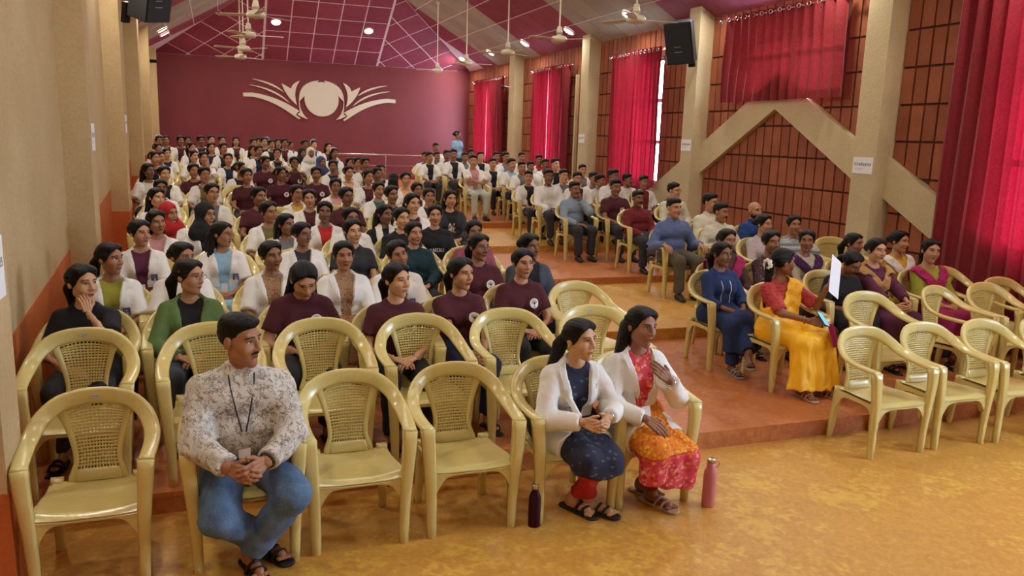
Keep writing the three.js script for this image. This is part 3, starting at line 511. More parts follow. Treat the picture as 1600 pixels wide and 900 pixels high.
// ---------- heads (canonical: origin between the ears, facing +z) ----------
function headField(sex) {
  const m = sex === 'M', P = [el([0, 0.03, -0.012], [0.075, 0.086, 0.096]), el([0, -0.03, 0.026], [0.06, 0.085, 0.066]), rc([-0.043, -0.062, 0.0], [0, -0.098, m ? 0.066 : 0.062], m ? 0.027 : 0.022, m ? 0.024 : 0.02), rc([0.043, -0.062, 0.0], [0, -0.098, m ? 0.066 : 0.062], m ? 0.027 : 0.022, m ? 0.024 : 0.02), el([-0.037, -0.028, 0.06], [0.026, 0.027, 0.025]), el([0.037, -0.028, 0.06], [0.026, 0.027, 0.025]), rc([-0.036, 0.031, 0.074], [0.036, 0.031, 0.074], 0.013)];
  const base = field(P, 0.022), ears = field([el([-0.078, -0.004, -0.012], [0.01, 0.031, 0.019]), el([0.078, -0.004, -0.012], [0.01, 0.031, 0.019])], 0.01);
  const nose = field([rc([0, 0.02, 0.088], [0, -0.026, 0.107], 0.0075, 0.0125), el([-0.012, -0.03, 0.096], [0.01, 0.008, 0.011]), el([0.012, -0.03, 0.096], [0.01, 0.008, 0.011])], 0.008);
  const lips = field([rc([-0.018, -0.0605, 0.086], [0, -0.0575, 0.0925], 0.0045, 0.0055), rc([0.018, -0.0605, 0.086], [0, -0.0575, 0.0925], 0.0045, 0.0055), rc([-0.014, -0.0695, 0.086], [0.014, -0.0695, 0.086], 0.0065)], 0.003);
  const so = [el([-0.031, 0.008, 0.1], [0.02, 0.013, 0.02]), el([0.031, 0.008, 0.1], [0.02, 0.013, 0.02])];
  return (x, y, z) => { let d = base(x, y, z); const e = Math.min(pd(so[0], x, y, z), pd(so[1], x, y, z)); const h = Math.max(0.014 - Math.abs(d + e), 0) / 0.014; d = Math.max(d, -e) + h * h * 0.0035; d = sm(d, nose(x, y, z), 0.01); d = sm(d, lips(x, y, z), 0.006); return sm(d, ears(x, y, z), 0.006); };
}
const hairBase = el([0, 0.034, -0.016], [0.0825, 0.0925, 0.104]);
function hairField(kind) {
  const vol = kind === 'short' ? null : field([el([-0.032, 0.08, 0.012], [0.05, 0.036, 0.07]), el([0.032, 0.08, 0.012], [0.05, 0.036, 0.07]), el([-0.07, 0.03, -0.025], [0.016, 0.048, 0.058]), el([0.07, 0.03, -0.025], [0.016, 0.048, 0.058])], 0.02);
  const cap = (x, y, z) => { const ph = Math.atan2(x, y - 0.01) * 11; let d = pd(hairBase, x, y, z); if (vol) d = sm(d, vol(x, y, z), 0.02); return d + 0.005 * (n3(ph + 40, z * 7, 2) - 0.5) + 0.003 * (n3(ph * 3 + 90, z * 14, 5) - 0.5); },
  cap0 = (x, y, z) => cap(x, y, z) + 0.004 * Math.exp(-x * x / 0.00006) * ss(0.03, 0.09, y);
  const lim = (x, y, z, a, b, c) => a + (z - b) * c - y - 0.02 * ss(0.03, 0.075, Math.abs(x)) * 0;
  if (kind === 'short') { const top = field([el([0, 0.085, 0.025], [0.068, 0.042, 0.075]), el([0, 0.08, -0.03], [0.076, 0.05, 0.075])], 0.03); return [(x, y, z) => { const q = sm(cap(x, y, z) + 0.004, top(x, y, z) + 0.005 * (n3(x * 90, y * 50, z * 90) - 0.5), 0.02); const side = Math.abs(x) > 0.06 ? 0.02 * ss(0.06, 0.078, Math.abs(x)) * ss(0.06, 0.02, z) : 0; const lv = lim(x, y, z, 0.07 - side + 0.008 * n3(x * 80, y * 80, z * 80) - 0.2 * Math.max(0, Math.abs(x) - 0.03), 0.078, 1.06); return Math.max(q + 0.014 * ss(-0.035, 0.0, lv), lv); }, [-0.1, -0.12, -0.14], [0.1, 0.15, 0.125]]; }
  const front = (x, y, z) => { const lv = lim(x, y, z, 0.082 - 7 * x * x - 0.02 * ss(0.05, 0.075, Math.abs(x)) + 0.006 * n3(x * 90, y * 90, 3), 0.08, 1.42); return Math.max(cap(x, y, z) + 0.013 * ss(-0.03, 0.0, lv), lv); };
  const mk = P => { const f = field(P, 0.03); const b = bounds([hairBase, ...P], 0.02); return [(x, y, z) => sm(front(x, y, z), f(x, y, z) + 0.006 * (n3(x * 55, y * 9, z * 55) - 0.5), 0.02), b[0], b[1]]; };
  if (kind === 'bun') return mk([el([0, 0.01, -0.125], [0.04, 0.042, 0.035])]);
  if (kind === 'sari') return mk([el([0, -0.03, -0.12], [0.05, 0.05, 0.04]), rc([0, -0.06, -0.13], [0, -0.42, -0.13], 0.035, 0.02)]);
  if (kind === 'pony') return mk([rc([0, 0.0, -0.115], [0.0, -0.06, -0.145], 0.03, 0.034), rc([0.0, -0.06, -0.145], [0.015, -0.26, -0.13], 0.036, 0.016)]);
  if (kind === 'longpony') return mk([rc([0, 0.0, -0.115], [-0.02, -0.06, -0.14], 0.032, 0.036), rc([-0.02, -0.06, -0.14], [-0.09, -0.26, -0.15], 0.042, 0.04), rc([-0.09, -0.26, -0.15], [-0.13, -0.56, -0.1], 0.042, 0.022)]);
  if (kind === 'long') return mk([rc([-0.055, -0.02, -0.06], [-0.085, -0.21, -0.07], 0.035, 0.03), rc([0.055, -0.02, -0.06], [0.085, -0.21, -0.07], 0.035, 0.03), rc([-0.03, -0.02, -0.1], [-0.04, -0.27, -0.125], 0.045, 0.03), rc([0.03, -0.02, -0.1], [0.04, -0.27, -0.125], 0.045, 0.03)]);
  if (kind === 'hijab') { const f = field([el([0, 0.03, -0.014], [0.094, 0.102, 0.112]), rc([0, -0.05, -0.01], [0, -0.15, -0.02], 0.088, 0.1), rc([-0.05, -0.17, 0.0], [0.05, -0.17, 0.0], 0.11, 0.11), rc([-0.11, -0.2, -0.01], [0.11, -0.2, -0.01], 0.07)], 0.05), hole = el([0, -0.02, 0.105], [0.062, 0.088, 0.085]); return [(x, y, z) => Math.max(f(x, y, z) + folds(x, y, z, 0.012), -pd(hole, x, y, z)), [-0.24, -0.32, -0.2], [0.24, 0.16, 0.2]]; }
}
const HF = { F: headField('F'), M: headField('M') };
const headCache = {};
const LOD = [{ head: 0.0046, hair: 0.008, body: 0.02, cloth: 0.0125, hand: 0.0046 }, { head: 0.0086, hair: 0.013, body: 0.032, cloth: 0.02, hand: 0 }, { head: 0.0135, hair: 0.019, body: 0.05, cloth: 0.037, hand: 0 }];
function headParts(sex, lod) {
  const k = sex + lod; if (headCache[k]) return headCache[k];
  const f = HF[sex], R = {}; R.head = nets(f, [-0.1, -0.14, -0.125], [0.1, 0.13, 0.135], LOD[lod].head);
  const zf = (x, y) => { const t = hit(f, [x, y, 0.16], [0, 0, -1], 0.3); return t === null ? 0.06 : 0.16 - t; };
  const eyes = [], iris = [], brows = [], lids = [];
  for (const s of [-1, 1]) {
    const z = zf(s * 0.031, 0.009), e = new THREE.SphereGeometry(1, lod < 2 ? 10 : 6, lod < 2 ? 7 : 4); e.scale(0.0138, 0.0062, 0.006); e.rotateY(s * 0.22); e.translate(s * 0.031, 0.009, z + 0.0005); eyes.push(e);
    const i = new THREE.SphereGeometry(1, lod < 2 ? 8 : 5, lod < 2 ? 6 : 4); i.scale(0.0062, 0.0062, 0.0035); i.rotateY(s * 0.1); i.translate(s * 0.031 + 0.002, 0.0095, z + 0.0048); iris.push(i);
    const lid = new THREE.TubeGeometry(new THREE.CatmullRomCurve3([-0.0145, -0.007, 0, 0.008, 0.0145].map((d, q) => { const x = s * 0.031 + d, y = 0.009 + [0, 0.0055, 0.0072, 0.0055, 0.0][q]; return V(x, y, zf(x, y) + 0.0012 + [0, 0.003, 0.0045, 0.003, 0][q]); })), 8, 0.0014, 5); lids.push(lid);
    brows.push(new THREE.TubeGeometry(new THREE.CatmullRomCurve3([0.012, 0.022, 0.034, 0.045, 0.053].map((d, q) => { const x = s * d, y = 0.03 + [0, 0.003, 0.0045, 0.002, -0.003][q]; return V(x, y, zf(x, y) - 0.0005); })), lod < 2 ? 7 : 4, sex === 'M' ? 0.0036 : 0.0027, lod < 2 ? 5 : 3));
  }
  R.eyes = eyes; R.iris = iris; R.brows = brows; R.lids = lids;
  R.lips = patch(f, (s, t) => { const x = (s - 0.5) * 0.042, w = Math.sqrt(Math.max(0, 1 - Math.pow(Math.abs(s - 0.5) * 2, 2))); return [x, -0.065 + (t - 0.5) * 0.0165 * w, 0.15]; }, [0, 0, -1], 8, 4, 0.0008);
  R.moustache = (() => { const P = [rc([-0.027, -0.052, 0.085], [0, -0.044, 0.0965], 0.005, 0.0075), rc([0.027, -0.052, 0.085], [0, -0.044, 0.0965], 0.005, 0.0075)], b = bounds(P, 0.01); return nets(field(P, 0.006), b[0], b[1], 0.0045); })();
  R.beard = nets((x, y, z) => Math.max(f(x, y, z) - 0.006, y + 0.042 + 0.25 * Math.abs(x) - (z < 0.03 ? 0.02 : 0), -z - 0.005, -(Math.max(Math.abs(x) - 0.024, Math.abs(y + 0.062) - 0.015))), [-0.1, -0.14, -0.02], [0.1, 0.0, 0.13], 0.007);
  const gl = []; for (const s of [-1, 1]) { const t = new THREE.TorusGeometry(0.021, 0.0014, 6, 22); t.scale(1.08, 0.82, 1); t.rotateY(s * 0.18); t.translate(s * 0.031, 0.006, 0.108); gl.push(t); gl.push(new THREE.TubeGeometry(new THREE.CatmullRomCurve3([V(s * 0.052, 0.012, 0.103), V(s * 0.078, 0.014, 0.06), V(s * 0.086, 0.01, -0.005)]), 8, 0.0014, 5)); }
  gl.push(new THREE.TubeGeometry(new THREE.LineCurve3(V(-0.009, 0.01, 0.112), V(0.009, 0.01, 0.112)), 2, 0.0013, 5)); R.glasses = merge(gl);
  const hb = new THREE.TorusGeometry(0.094, 0.009, 8, 30, Math.PI); hb.scale(0.95, 1.02, 1.2); hb.rotateX(-0.25); hb.translate(0, 0.045, 0.0); R.hairband = hb;
  return headCache[k] = R;
}
const hairCache = {};
function hairGeo(kind, lod) { const k = kind + lod; if (!hairCache[k]) { const [f, lo, hi] = hairField(kind); hairCache[k] = nets(f, lo, hi, LOD[lod].hair); } return hairCache[k]; }
// ---------- figures ----------
const vadd = (a, b, k = 1) => [a[0] + b[0] * k, a[1] + b[1] * k, a[2] + b[2] * k], vsub = (a, b) => [a[0] - b[0], a[1] - b[1], a[2] - b[2]], vlen = a => Math.hypot(...a), vnorm = a => { const l = vlen(a) || 1; return a.map(v => v / l); }, vdot = (a, b) => a[0] * b[0] + a[1] * b[1] + a[2] * b[2], vcross = (a, b) => [a[1] * b[2] - a[2] * b[1], a[2] * b[0] - a[0] * b[2], a[0] * b[1] - a[1] * b[0]], vlerp = (a, b, t) => a.map((v, i) => v + (b[i] - v) * t);
function ik(s, w, l1, l2, hint) { let d = vsub(w, s), L = vlen(d); const mx = (l1 + l2) * 0.995; if (L > mx) { w = vadd(s, d, mx / L); d = vsub(w, s); L = mx; } const u = vnorm(d), c = cl((l1 * l1 + L * L - l2 * l2) / (2 * l1 * L), -1, 1), h = vnorm(vadd(hint, u, -vdot(hint, u))); return [vadd(vadd(s, u, l1 * c), h, l1 * Math.sqrt(1 - c * c)), w]; }
const cutRc = (a, b, r1, r2, cut) => { const p = rc(a, b, r1, r2), n = vnorm(vsub(b, a)), e = vlerp(a, b, cut); p.cut = [n[0], n[1], n[2], vdot(n, e)]; return p; };
const fieldC = (prims, k) => (x, y, z) => { let d = 1e3; for (let i = 0; i < prims.length; i++) { const p = prims[i]; let e = pd(p, x, y, z); if (p.cut) e = Math.max(e, p.cut[0] * x + p.cut[1] * y + p.cut[2] * z - p.cut[3]); d = d > 900 ? e : sm(d, e, k); } return d; };
function joints(o) {
  const m = o.sex === 'M', L = o.lean ?? -0.06, c = Math.cos(L), s = Math.sin(L), hip = o.stand ? [0, 0.9, 0] : [0, 0.5, -0.06], J = { hip, m, L, o };
  J.T = (x, y, z = 0) => [hip[0] + x, hip[1] + y * c - z * s, hip[2] + z * c + y * s]; J.inv = (x, y, z) => { const dy = y - hip[1], dz = z - hip[2]; return [x, dy * c + dz * s, dz * c - dy * s]; };
  const sw = (m ? 0.182 : 0.158) * (o.wide ? 1.12 : 1), sh = m ? 0.425 : 0.4; J.sw = sw; J.neck = J.T(0, sh + 0.055, -0.012); J.head = vadd(J.neck, [0, 0.137 * Math.cos(L * 0.5), 0.03 + 0.1 * Math.sin(L * 0.6) + (o.down ? 0.045 : 0)]); if (o.down) J.head[1] -= 0.035;
  J.arm = []; J.hand = [];
  const P = o.pose || 'lap', l1 = m ? 0.285 : 0.262, l2 = m ? 0.25 : 0.228;
  for (const sd of [-1, 1]) {
    const S = J.T(sd * (sw - 0.012), sh - (o.wide ? 0.062 : 0.045), 0); let w = [sd * 0.075, 0.585, 0.235], hint = [sd * 1, -0.5, -0.6], dir = [-sd * 0.75, -0.1, 0.6], pn = [-sd * 0.35, -0.9, 0.1], curl = 0.45, th = null;
    if (P === 'clasp') { w = o.hand ? [sd * 0.085 + (o.hand[2] || 0), o.hand[0] + sd * 0.006, o.hand[1]] : [sd * 0.085, 0.6 + sd * 0.006, 0.36]; dir = [-sd * 0.62, -0.12, 0.75]; pn = [-sd * 0.85, -0.35, -0.45]; curl = 0.75; }
    if (P === 'knees') { w = [sd * 0.06, 0.55, 0.42]; dir = [-sd * 0.5, -0.3, 0.7]; pn = [-sd * 0.8, -0.5, 0]; curl = 0.6; }
    if (P === 'rest') { w = [sd * 0.255, 0.68, 0.2]; hint = [sd * 0.6, -1, -0.6]; dir = [0, -0.25, 1]; pn = [0, -1, -0.2]; curl = 0.5; }
    if (P === 'cross') { w = [-sd * 0.09, 0.74 + sd * 0.015, 0.17 + sd * 0.012]; hint = [sd, -0.6, 0.2]; dir = [-sd, 0.1, -0.05]; pn = [0, 0, -1]; }
    if (P === 'pray') { w = vadd(J.head, [sd * 0.045, -0.16, 0.115]); hint = [sd, -1, 0.2]; dir = [-sd * 0.35, 1, 0.05]; pn = [-sd, 0, -0.2]; curl = 0.55; }
    if ((P === 'chin' || P === 'nose') && sd === (o.armSide || 1)) { w = vadd(J.head, P === 'nose' ? [sd * 0.05, -0.165, 0.15] : [sd * 0.075, -0.17, 0.1]); hint = [sd * 0.7, -1, 0.3]; dir = [-sd * 0.25, 1, P === 'nose' ? -0.35 : -0.1]; pn = [-sd * 0.6, 0, -0.8]; curl = P === 'nose' ? 0.9 : 0.6; }
    if (P === 'neck') { if (sd === 1) { w = J.T(0.1, 0.32, 0.235); hint = [0.6, -1, 0.2]; dir = [-0.75, 0.72, -0.22]; pn = [-0.15, -0.2, -1]; curl = 0.2; } else { w = [-0.1, 0.6, 0.27]; dir = [0.6, -0.45, 0.65]; pn = [0.3, -0.75, -0.5]; curl = 0.45; } }
    if (P === 'phone') { if (sd === -1) { w = [-0.03, 0.64, 0.3]; dir = [0.55, -0.05, 0.8]; pn = [0.5, -0.3, -0.6]; curl = 0.55; } else { w = [0.24, 0.9, 0.22]; hint = [0.5, -1, 0.2]; dir = [0.35, 0.75, 0.2]; pn = [-0.6, 0, -0.6]; } }
    if (P === 'read') { if (sd === 1) { w = [0.12, 0.56, 0.3]; } else { w = [-0.14, 0.84, 0.3]; hint = [-0.6, -1, 0]; dir = [0.1, 0.6, 0.7]; pn = [0.7, -0.3, 0.2]; } }
    if (o.stand) { w = [sd * 0.22, 0.78, 0.08]; hint = [sd * 0.3, 0, -1]; dir = [0, -1, 0.1]; pn = [-sd, 0, 0]; }
    const [e, wr] = ik(S, w, l1, l2, hint); J.arm.push({ S, e, w: wr, sd }); J.hand.push({ w: wr, dir: vnorm(dir), pn: vnorm(vadd(pn, vnorm(dir), -vdot(pn, vnorm(dir)))), curl, sd });
  }
  J.leg = [];
  for (const sd of [-1, 1]) {
    const h = [sd * 0.088, hip[1] - 0.0, hip[2]]; let a = [sd * 0.105, 0.075, 0.36], hint = [sd * 0.12, 0.6, 1], toe = [sd * 0.02, -0.045, 0.155]; const t = m ? 0.43 : 0.41, q = m ? 0.415 : o.legs === 'lady' || o.legs === 'tuck' ? 0.415 : 0.39;
    if (o.legs === 'ankles') { a = sd < 0 ? [0.09, 0.08, 0.1] : [0.0, 0.08, 0.22]; hint = [sd * 0.62, 0.5, 1]; toe = sd < 0 ? [0.08, -0.045, 0.13] : [0.05, -0.045, 0.15]; }
    if (o.legs === 'lady') { a = sd < 0 ? [0.09, 0.075, 0.16] : [0.0, 0.075, 0.1]; hint = [sd * 0.3, 0.8, 1]; toe = sd < 0 ? [0.09, -0.045, 0.125] : [0.06, -0.045, 0.14]; }
    if (o.legs === 'tuck') { a = sd < 0 ? [0.05, 0.075, 0.16] : [0.07, 0.085, 0.02]; hint = [sd * 0.3, 0.8, 1]; toe = [0.05, -0.045, 0.14]; }
    if (o.legs === 'cross' && sd > 0) { a = [-0.13, 0.27, 0.62]; hint = [0.1, 1, 0.4]; toe = [-0.06, -0.08, 0.11]; }
    if (o.stand) { a = [sd * 0.1, 0.075, 0]; hint = [0, 0, 1]; }
    const [k, an] = ik(h, a, t, q, hint); J.leg.push({ h, k, a: an, toe: vadd(an, toe), sd });
  }
  return J;
}
function bodyPrims(J, g = 0) {   // g: how far a garment stands off
  const { T, m, o } = J, w = o.wide ? 1 : 0, P = {}, ch = m ? 0.31 : 0.29;
  P.torso = [rc(T(-0.075, 0), T(0.075, 0), (m ? 0.112 : 0.118) + g + w * 0.02), rc(T(-0.055, 0.15, w * 0.025), T(0.055, 0.15, w * 0.025), (m ? 0.104 : 0.092) + g + w * 0.035), rc(T(-(J.sw - 0.09), ch, 0.0), T(J.sw - 0.09, ch, 0.0), (m ? 0.108 : 0.094) + g + w * 0.015), rc(T(-J.sw + 0.025, J.m ? 0.375 : 0.35, -0.005), T(-0.02, J.m ? 0.43 : 0.405, -0.014), 0.048 + g * 0.8, 0.05 + g * 0.7), rc(T(J.sw - 0.025, J.m ? 0.375 : 0.35, -0.005), T(0.02, J.m ? 0.43 : 0.405, -0.014), 0.048 + g * 0.8, 0.05 + g * 0.7), rc(T(-0.03, (m ? 0.425 : 0.4) + 0.018, -0.016), T(0.03, (m ? 0.425 : 0.4) + 0.018, -0.016), 0.045 + g * 0.6)];
  if (!m) for (const s of [-1, 1]) P.torso.push(el(T(s * 0.068, 0.255, 0.07), [0.058 + g, 0.055 + g, 0.05 + g]));
  return P;
}
const armR = J => (J.m ? [0.05, 0.043, 0.041, 0.028] : [0.043, 0.037, 0.035, 0.024]).map((v, i) => v * (J.o.wide ? [1.04, 1.25, 1.22, 1.12][i] : 1));
const legR = J => (J.m ? [0.092, 0.063, 0.058, 0.04] : [0.094, 0.062, 0.055, 0.036]).map(v => v * (J.o.wide ? 1.15 : 1));
function handPrims(H, k = 1) {
  const { w, dir, pn, sd, curl } = H, ac = vcross(dir, pn), th = sd > 0 ? ac.map(v => -v) : ac, P = [], F = [[0.03, 0.082, 0.95], [0.01, 0.086, 1.06], [-0.01, 0.082, 0.98], [-0.028, 0.074, 0.78]];
  for (const [a, b, f] of F) {
    let p = vadd(vadd(w, dir, b * k), th, a * k); P.push(rc(vadd(vadd(w, dir, 0.01), th, a * 0.55), p, 0.0125 * k, 0.0105 * k));
    let ang = curl * 0.55; for (const [l, r0, r1] of [[0.042, 0.0095, 0.0085], [0.026, 0.0085, 0.008], [0.02, 0.008, 0.0065]]) { const d = vadd(dir.map(v => v * Math.cos(ang)), pn, Math.sin(ang)), q = vadd(p, d, l * f * k); P.push(rc(p, q, r0 * k, r1 * k)); p = q; ang += curl * 0.85; }
  }
  let p = vadd(vadd(w, dir, 0.028 * k), th, 0.024 * k); P.push(rc(vadd(w, dir, 0.008), p, 0.014 * k, 0.0125 * k));
  for (const [l, a, b] of [[0.036, 0.75, 0.25], [0.03, 0.42, 0.45]]) { const d = vnorm(vadd(vadd(dir.map(v => v * 0.8), th, a), pn, b * 0.8)), q = vadd(p, d, l * k); P.push(rc(p, q, 0.0105 * k, 0.009 * k)); p = q; }
  return P;
}
const rcGeo = (p, n = 6) => { const a = V(p.ax, p.ay, p.az), d = V(p.bx, p.by, p.bz), l = d.length(), g = new THREE.CylinderGeometry(p.r1 + p.dr, p.r1, l + 0.5 * p.r1, n, 1, false); g.translate(0, l / 2 + 0.12 * p.r1, 0); g.applyQuaternion(new THREE.Quaternion().setFromUnitVectors(V(0, 1, 0), d.normalize())); g.translate(a.x, a.y, a.z); return g; };
const placeHead = (g, J) => { const o = J.o, k = (J.m ? 1.04 : 0.985) * (o.hs || 1), c = g.clone(), M4 = new THREE.Matrix4().compose(V(...J.head), new THREE.Quaternion().setFromEuler(new THREE.Euler(o.pitch || 0, o.yaw || 0, o.roll || 0, 'YXZ')), V(k, k, k)); c.applyMatrix4(M4); return c; };

function bodyGeo(J, lod, sleeve) {
  const o = J.o, L = LOD[lod], P = bodyPrims(J), A = armR(J), G = legR(J), prims = [...P.torso];
  const nk = vadd(J.head, [0, -0.045, -0.03]); prims.push(rc(J.neck, nk, J.m ? 0.056 : 0.047, J.m ? 0.052 : 0.044));
  for (const a of J.arm) prims.push(rc(a.S, a.e, A[0], A[1]), rc(a.e, a.w, A[2], A[3]), rc(a.w, vadd(a.w, J.hand[a.sd > 0 ? 1 : 0].dir, 0.02), A[3], 0.018));
  const soft = []; for (const l of J.leg) soft.push(rc(l.h, l.k, G[0], G[1]), rc(l.k, l.a, G[2], G[3]), rc(vadd(l.a, [0, -0.035, -0.02]), vlerp(l.a, l.toe, 0.9), 0.033, 0.026));
  const b = bounds([...prims, ...soft], 0.03), f = field([...prims, ...soft], 0.022);
  const out = [nets(f, b[0], b[1], L.body), placeHead(headParts(o.sex, lod).head, J)];
  for (const h of J.hand) { const hp = handPrims(h, J.m ? 1.06 : 0.96); if (L.hand) { const bb = bounds(hp, 0.012); out.push(nets(field(hp, 0.006), bb[0], bb[1], L.hand)); } else { const g = mergeGeometries(hp.map(p => rcGeo(p, lod === 1 ? 6 : 4))); out.push(g); } }
  if (lod === 0) for (const l of J.leg) { const d = vnorm([l.toe[0] - l.a[0], 0, l.toe[2] - l.a[2]]), s = [d[2], 0, -d[0]], tp = [-2, -1, 0, 1, 2].map(i => { const base = vadd(vadd(l.toe, d, -0.01), s, i * 0.0165), len = i * l.sd === -2 ? 0.034 : 0.03 - 0.004 * (i * l.sd + 2); base[1] = l.toe[1] - 0.002; return rc(base, vadd(base, d, len), i * l.sd === -2 ? 0.0125 : 0.0095, 0.008); }), bb = bounds(tp, 0.01); out.push(nets(field(tp, 0.004), bb[0], bb[1], 0.0045)); }
  return joinIdx(out);
}
// garments
function topField(J, kind, g, opt = {}) {
  const P = bodyPrims(J, g), A = armR(J), pr = [...P.torso];
  for (const a of J.arm) {
    if (kind === 'short') pr.push(cutRc(a.S, a.e, A[0] + g + 0.004, A[1] + g + 0.014, opt.len ?? 0.72));
    else { pr.push(rc(a.S, a.e, A[0] + g + 0.003, A[1] + g + 0.006), cutRc(a.e, a.w, A[2] + g + 0.007, A[3] + g + (opt.cuff ?? 0.006), opt.len ?? 0.95)); }
  }
  if (opt.extra) pr.push(...opt.extra);
  const f = fieldC(pr, opt.k ?? 0.03), nb = vadd(J.neck, [0, 0.03 + (opt.neckUp || 0), 0.022]), nr = opt.neckR ?? 0.074, fa = opt.fold ?? 0.008;
  const F = (x, y, z) => { let d = f(x, y, z) + folds(x, y, z, fa); const q = Math.hypot(x - nb[0], (y - nb[1]) * 0.95, z - nb[2]) - nr; return Math.max(d, -q); };
  F.b = bounds(pr, 0.02); return F;
}
function coatField(J, long) {
  const ex = []; const { T } = J; const G = legR(J);
  for (const l of J.leg) if (!J.o.stand) ex.push(cutRc([l.sd * 0.1, J.hip[1] - 0.012, J.hip[2]], vadd(vlerp(l.h, l.k, long ? 0.75 : 0.58), [l.sd * 0.018, 0, 0]), G[0] + 0.014, G[0] + 0.002, 0.9));
  const f0 = topField(J, long ? 'long' : 'short', long ? 0.0185 : 0.019, { len: long ? 0.93 : 0.9, cuff: long ? 0.008 : 0.014, neckR: 0.068, neckUp: 0.012, fold: 0.009, extra: [...ex, rc(T(-0.06, (J.m ? 0.47 : 0.445), -0.01), T(0, (J.m ? 0.478 : 0.452), -0.065), 0.017), rc(T(0.06, (J.m ? 0.47 : 0.445), -0.01), T(0, (J.m ? 0.478 : 0.452), -0.065), 0.017)] });
  const F = (x, y, z) => { const [lx, yt, zt] = J.inv(x, y, z), w = 0.026 + 0.034 * ss(0.02, 0.36, yt) + 0.022 * ss(0.3, 0.45, yt) + 0.03 * ss(0.02, -0.05, yt); let d = f0(x, y, z); const ax = Math.abs(lx - 0.004); if (zt > 0 && yt > 0.12 && ax < w + 0.052 - 0.09 * ss(0.36, 0.12, yt)) d -= 0.006; return Math.max(d, -Math.max(ax - w, 0.01 - zt)); };
  F.b = f0.b; return F;
}
function pantsField(J, kind) {
  const G = legR(J), pr = [rc(J.T(-0.075, 0), J.T(0.075, 0), (kind === 'legging' ? 0.12 : 0.128) + (J.o.wide ? 0.02 : 0))], g = kind === 'legging' ? 0.005 : 0.014;
  for (const l of J.leg) { pr.push(rc(l.h, l.k, G[0] + g, G[1] + g + 0.004)); pr.push(cutRc(l.k, l.a, G[2] + g + 0.004, G[3] + (kind === 'legging' ? 0.006 : 0.026), kind === 'legging' ? 0.86 : 0.94)); }
  const f = fieldC(pr, 0.025), F = (x, y, z) => f(x, y, z) + folds(x, y, z, 0.012); F.b = bounds(pr, 0.02); return F;
}
function skirtField(J, kind) {        // long tunic over the knees, or floor-length drape
  const G = legR(J), pr = [rc(J.T(-0.08, 0), J.T(0.08, 0), 0.141)], kL = J.leg[0].k, kR = J.leg[1].k, mid = vlerp(kL, kR, 0.5);
  for (const l of J.leg) pr.push(rc(l.h, l.k, G[0] + 0.021, G[1] + (kind === 'tunic' || J.o.legs === 'tuck' ? 0.019 : 0.026)));
  pr.push(rc([0, J.hip[1] - 0.015, J.hip[2] + 0.1], vadd(mid, [0, -0.015, -0.03]), 0.08, kind === 'tunic' || J.o.legs === 'tuck' ? 0.052 : 0.07));
  if (kind === 'sari') for (const l of J.leg) { const e = [l.a[0] * 1.25 + l.sd * 0.03, 0.07, l.a[2] + 0.035]; pr.push(cutRc(l.k, e, G[2] + 0.035, 0.105, 0.985)); pr.push(cutRc(mid, [0, 0.07, (J.leg[0].a[2] + J.leg[1].a[2]) / 2 + 0.06], 0.08, 0.1, 0.985)); }
  else for (const l of J.leg) { const dr = kind === 'tunic' ? (J.o.legs === 'lady' ? 0.085 : 0.17) : (J.o.legs === 'tuck' ? 0.2 : 0.25), tl = vsub(l.a, l.k)[2] < -0.1 ? 0.25 : 1, e = vlerp(l.k, l.a, Math.min(0.62, dr / 0.4)), q = [l.k[0] + l.sd * 0.01, l.k[1] - dr, l.k[2] + (e[2] - l.k[2]) * tl + 0.02]; const sl = kind === 'tunic' || J.o.legs === 'tuck' ? 0.01 : 0; pr.push(cutRc(l.k, q, G[1] + 0.028 - sl, 0.078 - sl * 0.6, 0.97)); pr.push(cutRc(mid, vadd(vlerp(kL, kR, 0.5), vsub(q, l.k), 1), 0.07 - sl, 0.075 - sl, 0.97)); }
  const f = fieldC(pr, 0.05), a = kind === 'sari' ? 0.016 : 0.012, F = (x, y, z) => f(x, y, z) + folds(x, y * 0.4, z, a) + (kind === 'sari' ? 0.006 * Math.sin(x * 60 + z * 25) * ss(0.42, 0.2, y) : 0); F.b = bounds(pr, 0.03); F.b[0][1] = Math.max(0.012, F.b[0][1]); return F;
}
const fieldMesh = (F, h) => nets(F, F.b[0], F.b[1], h);
// a cloth band over the shoulders: kept where band(x, yt, zt) < 0
function bandGeo(J, g, band, h, sleeve) { const f0 = topField(J, 'short', g, { len: sleeve ?? 0.35, fold: 0.014, neckR: 0.05 }), f1 = topField(J, 'short', g - 0.016, { len: (sleeve ?? 0.35) + 0.1, fold: 0.014, neckR: 0.05 }); const F = (x, y, z) => { const q = J.inv(x, y, z); return Math.max(f0(x, y, z), -f1(x, y, z), band(q[0], q[1], q[2])); }; return nets(F, f0.b[0], f0.b[1], h); }

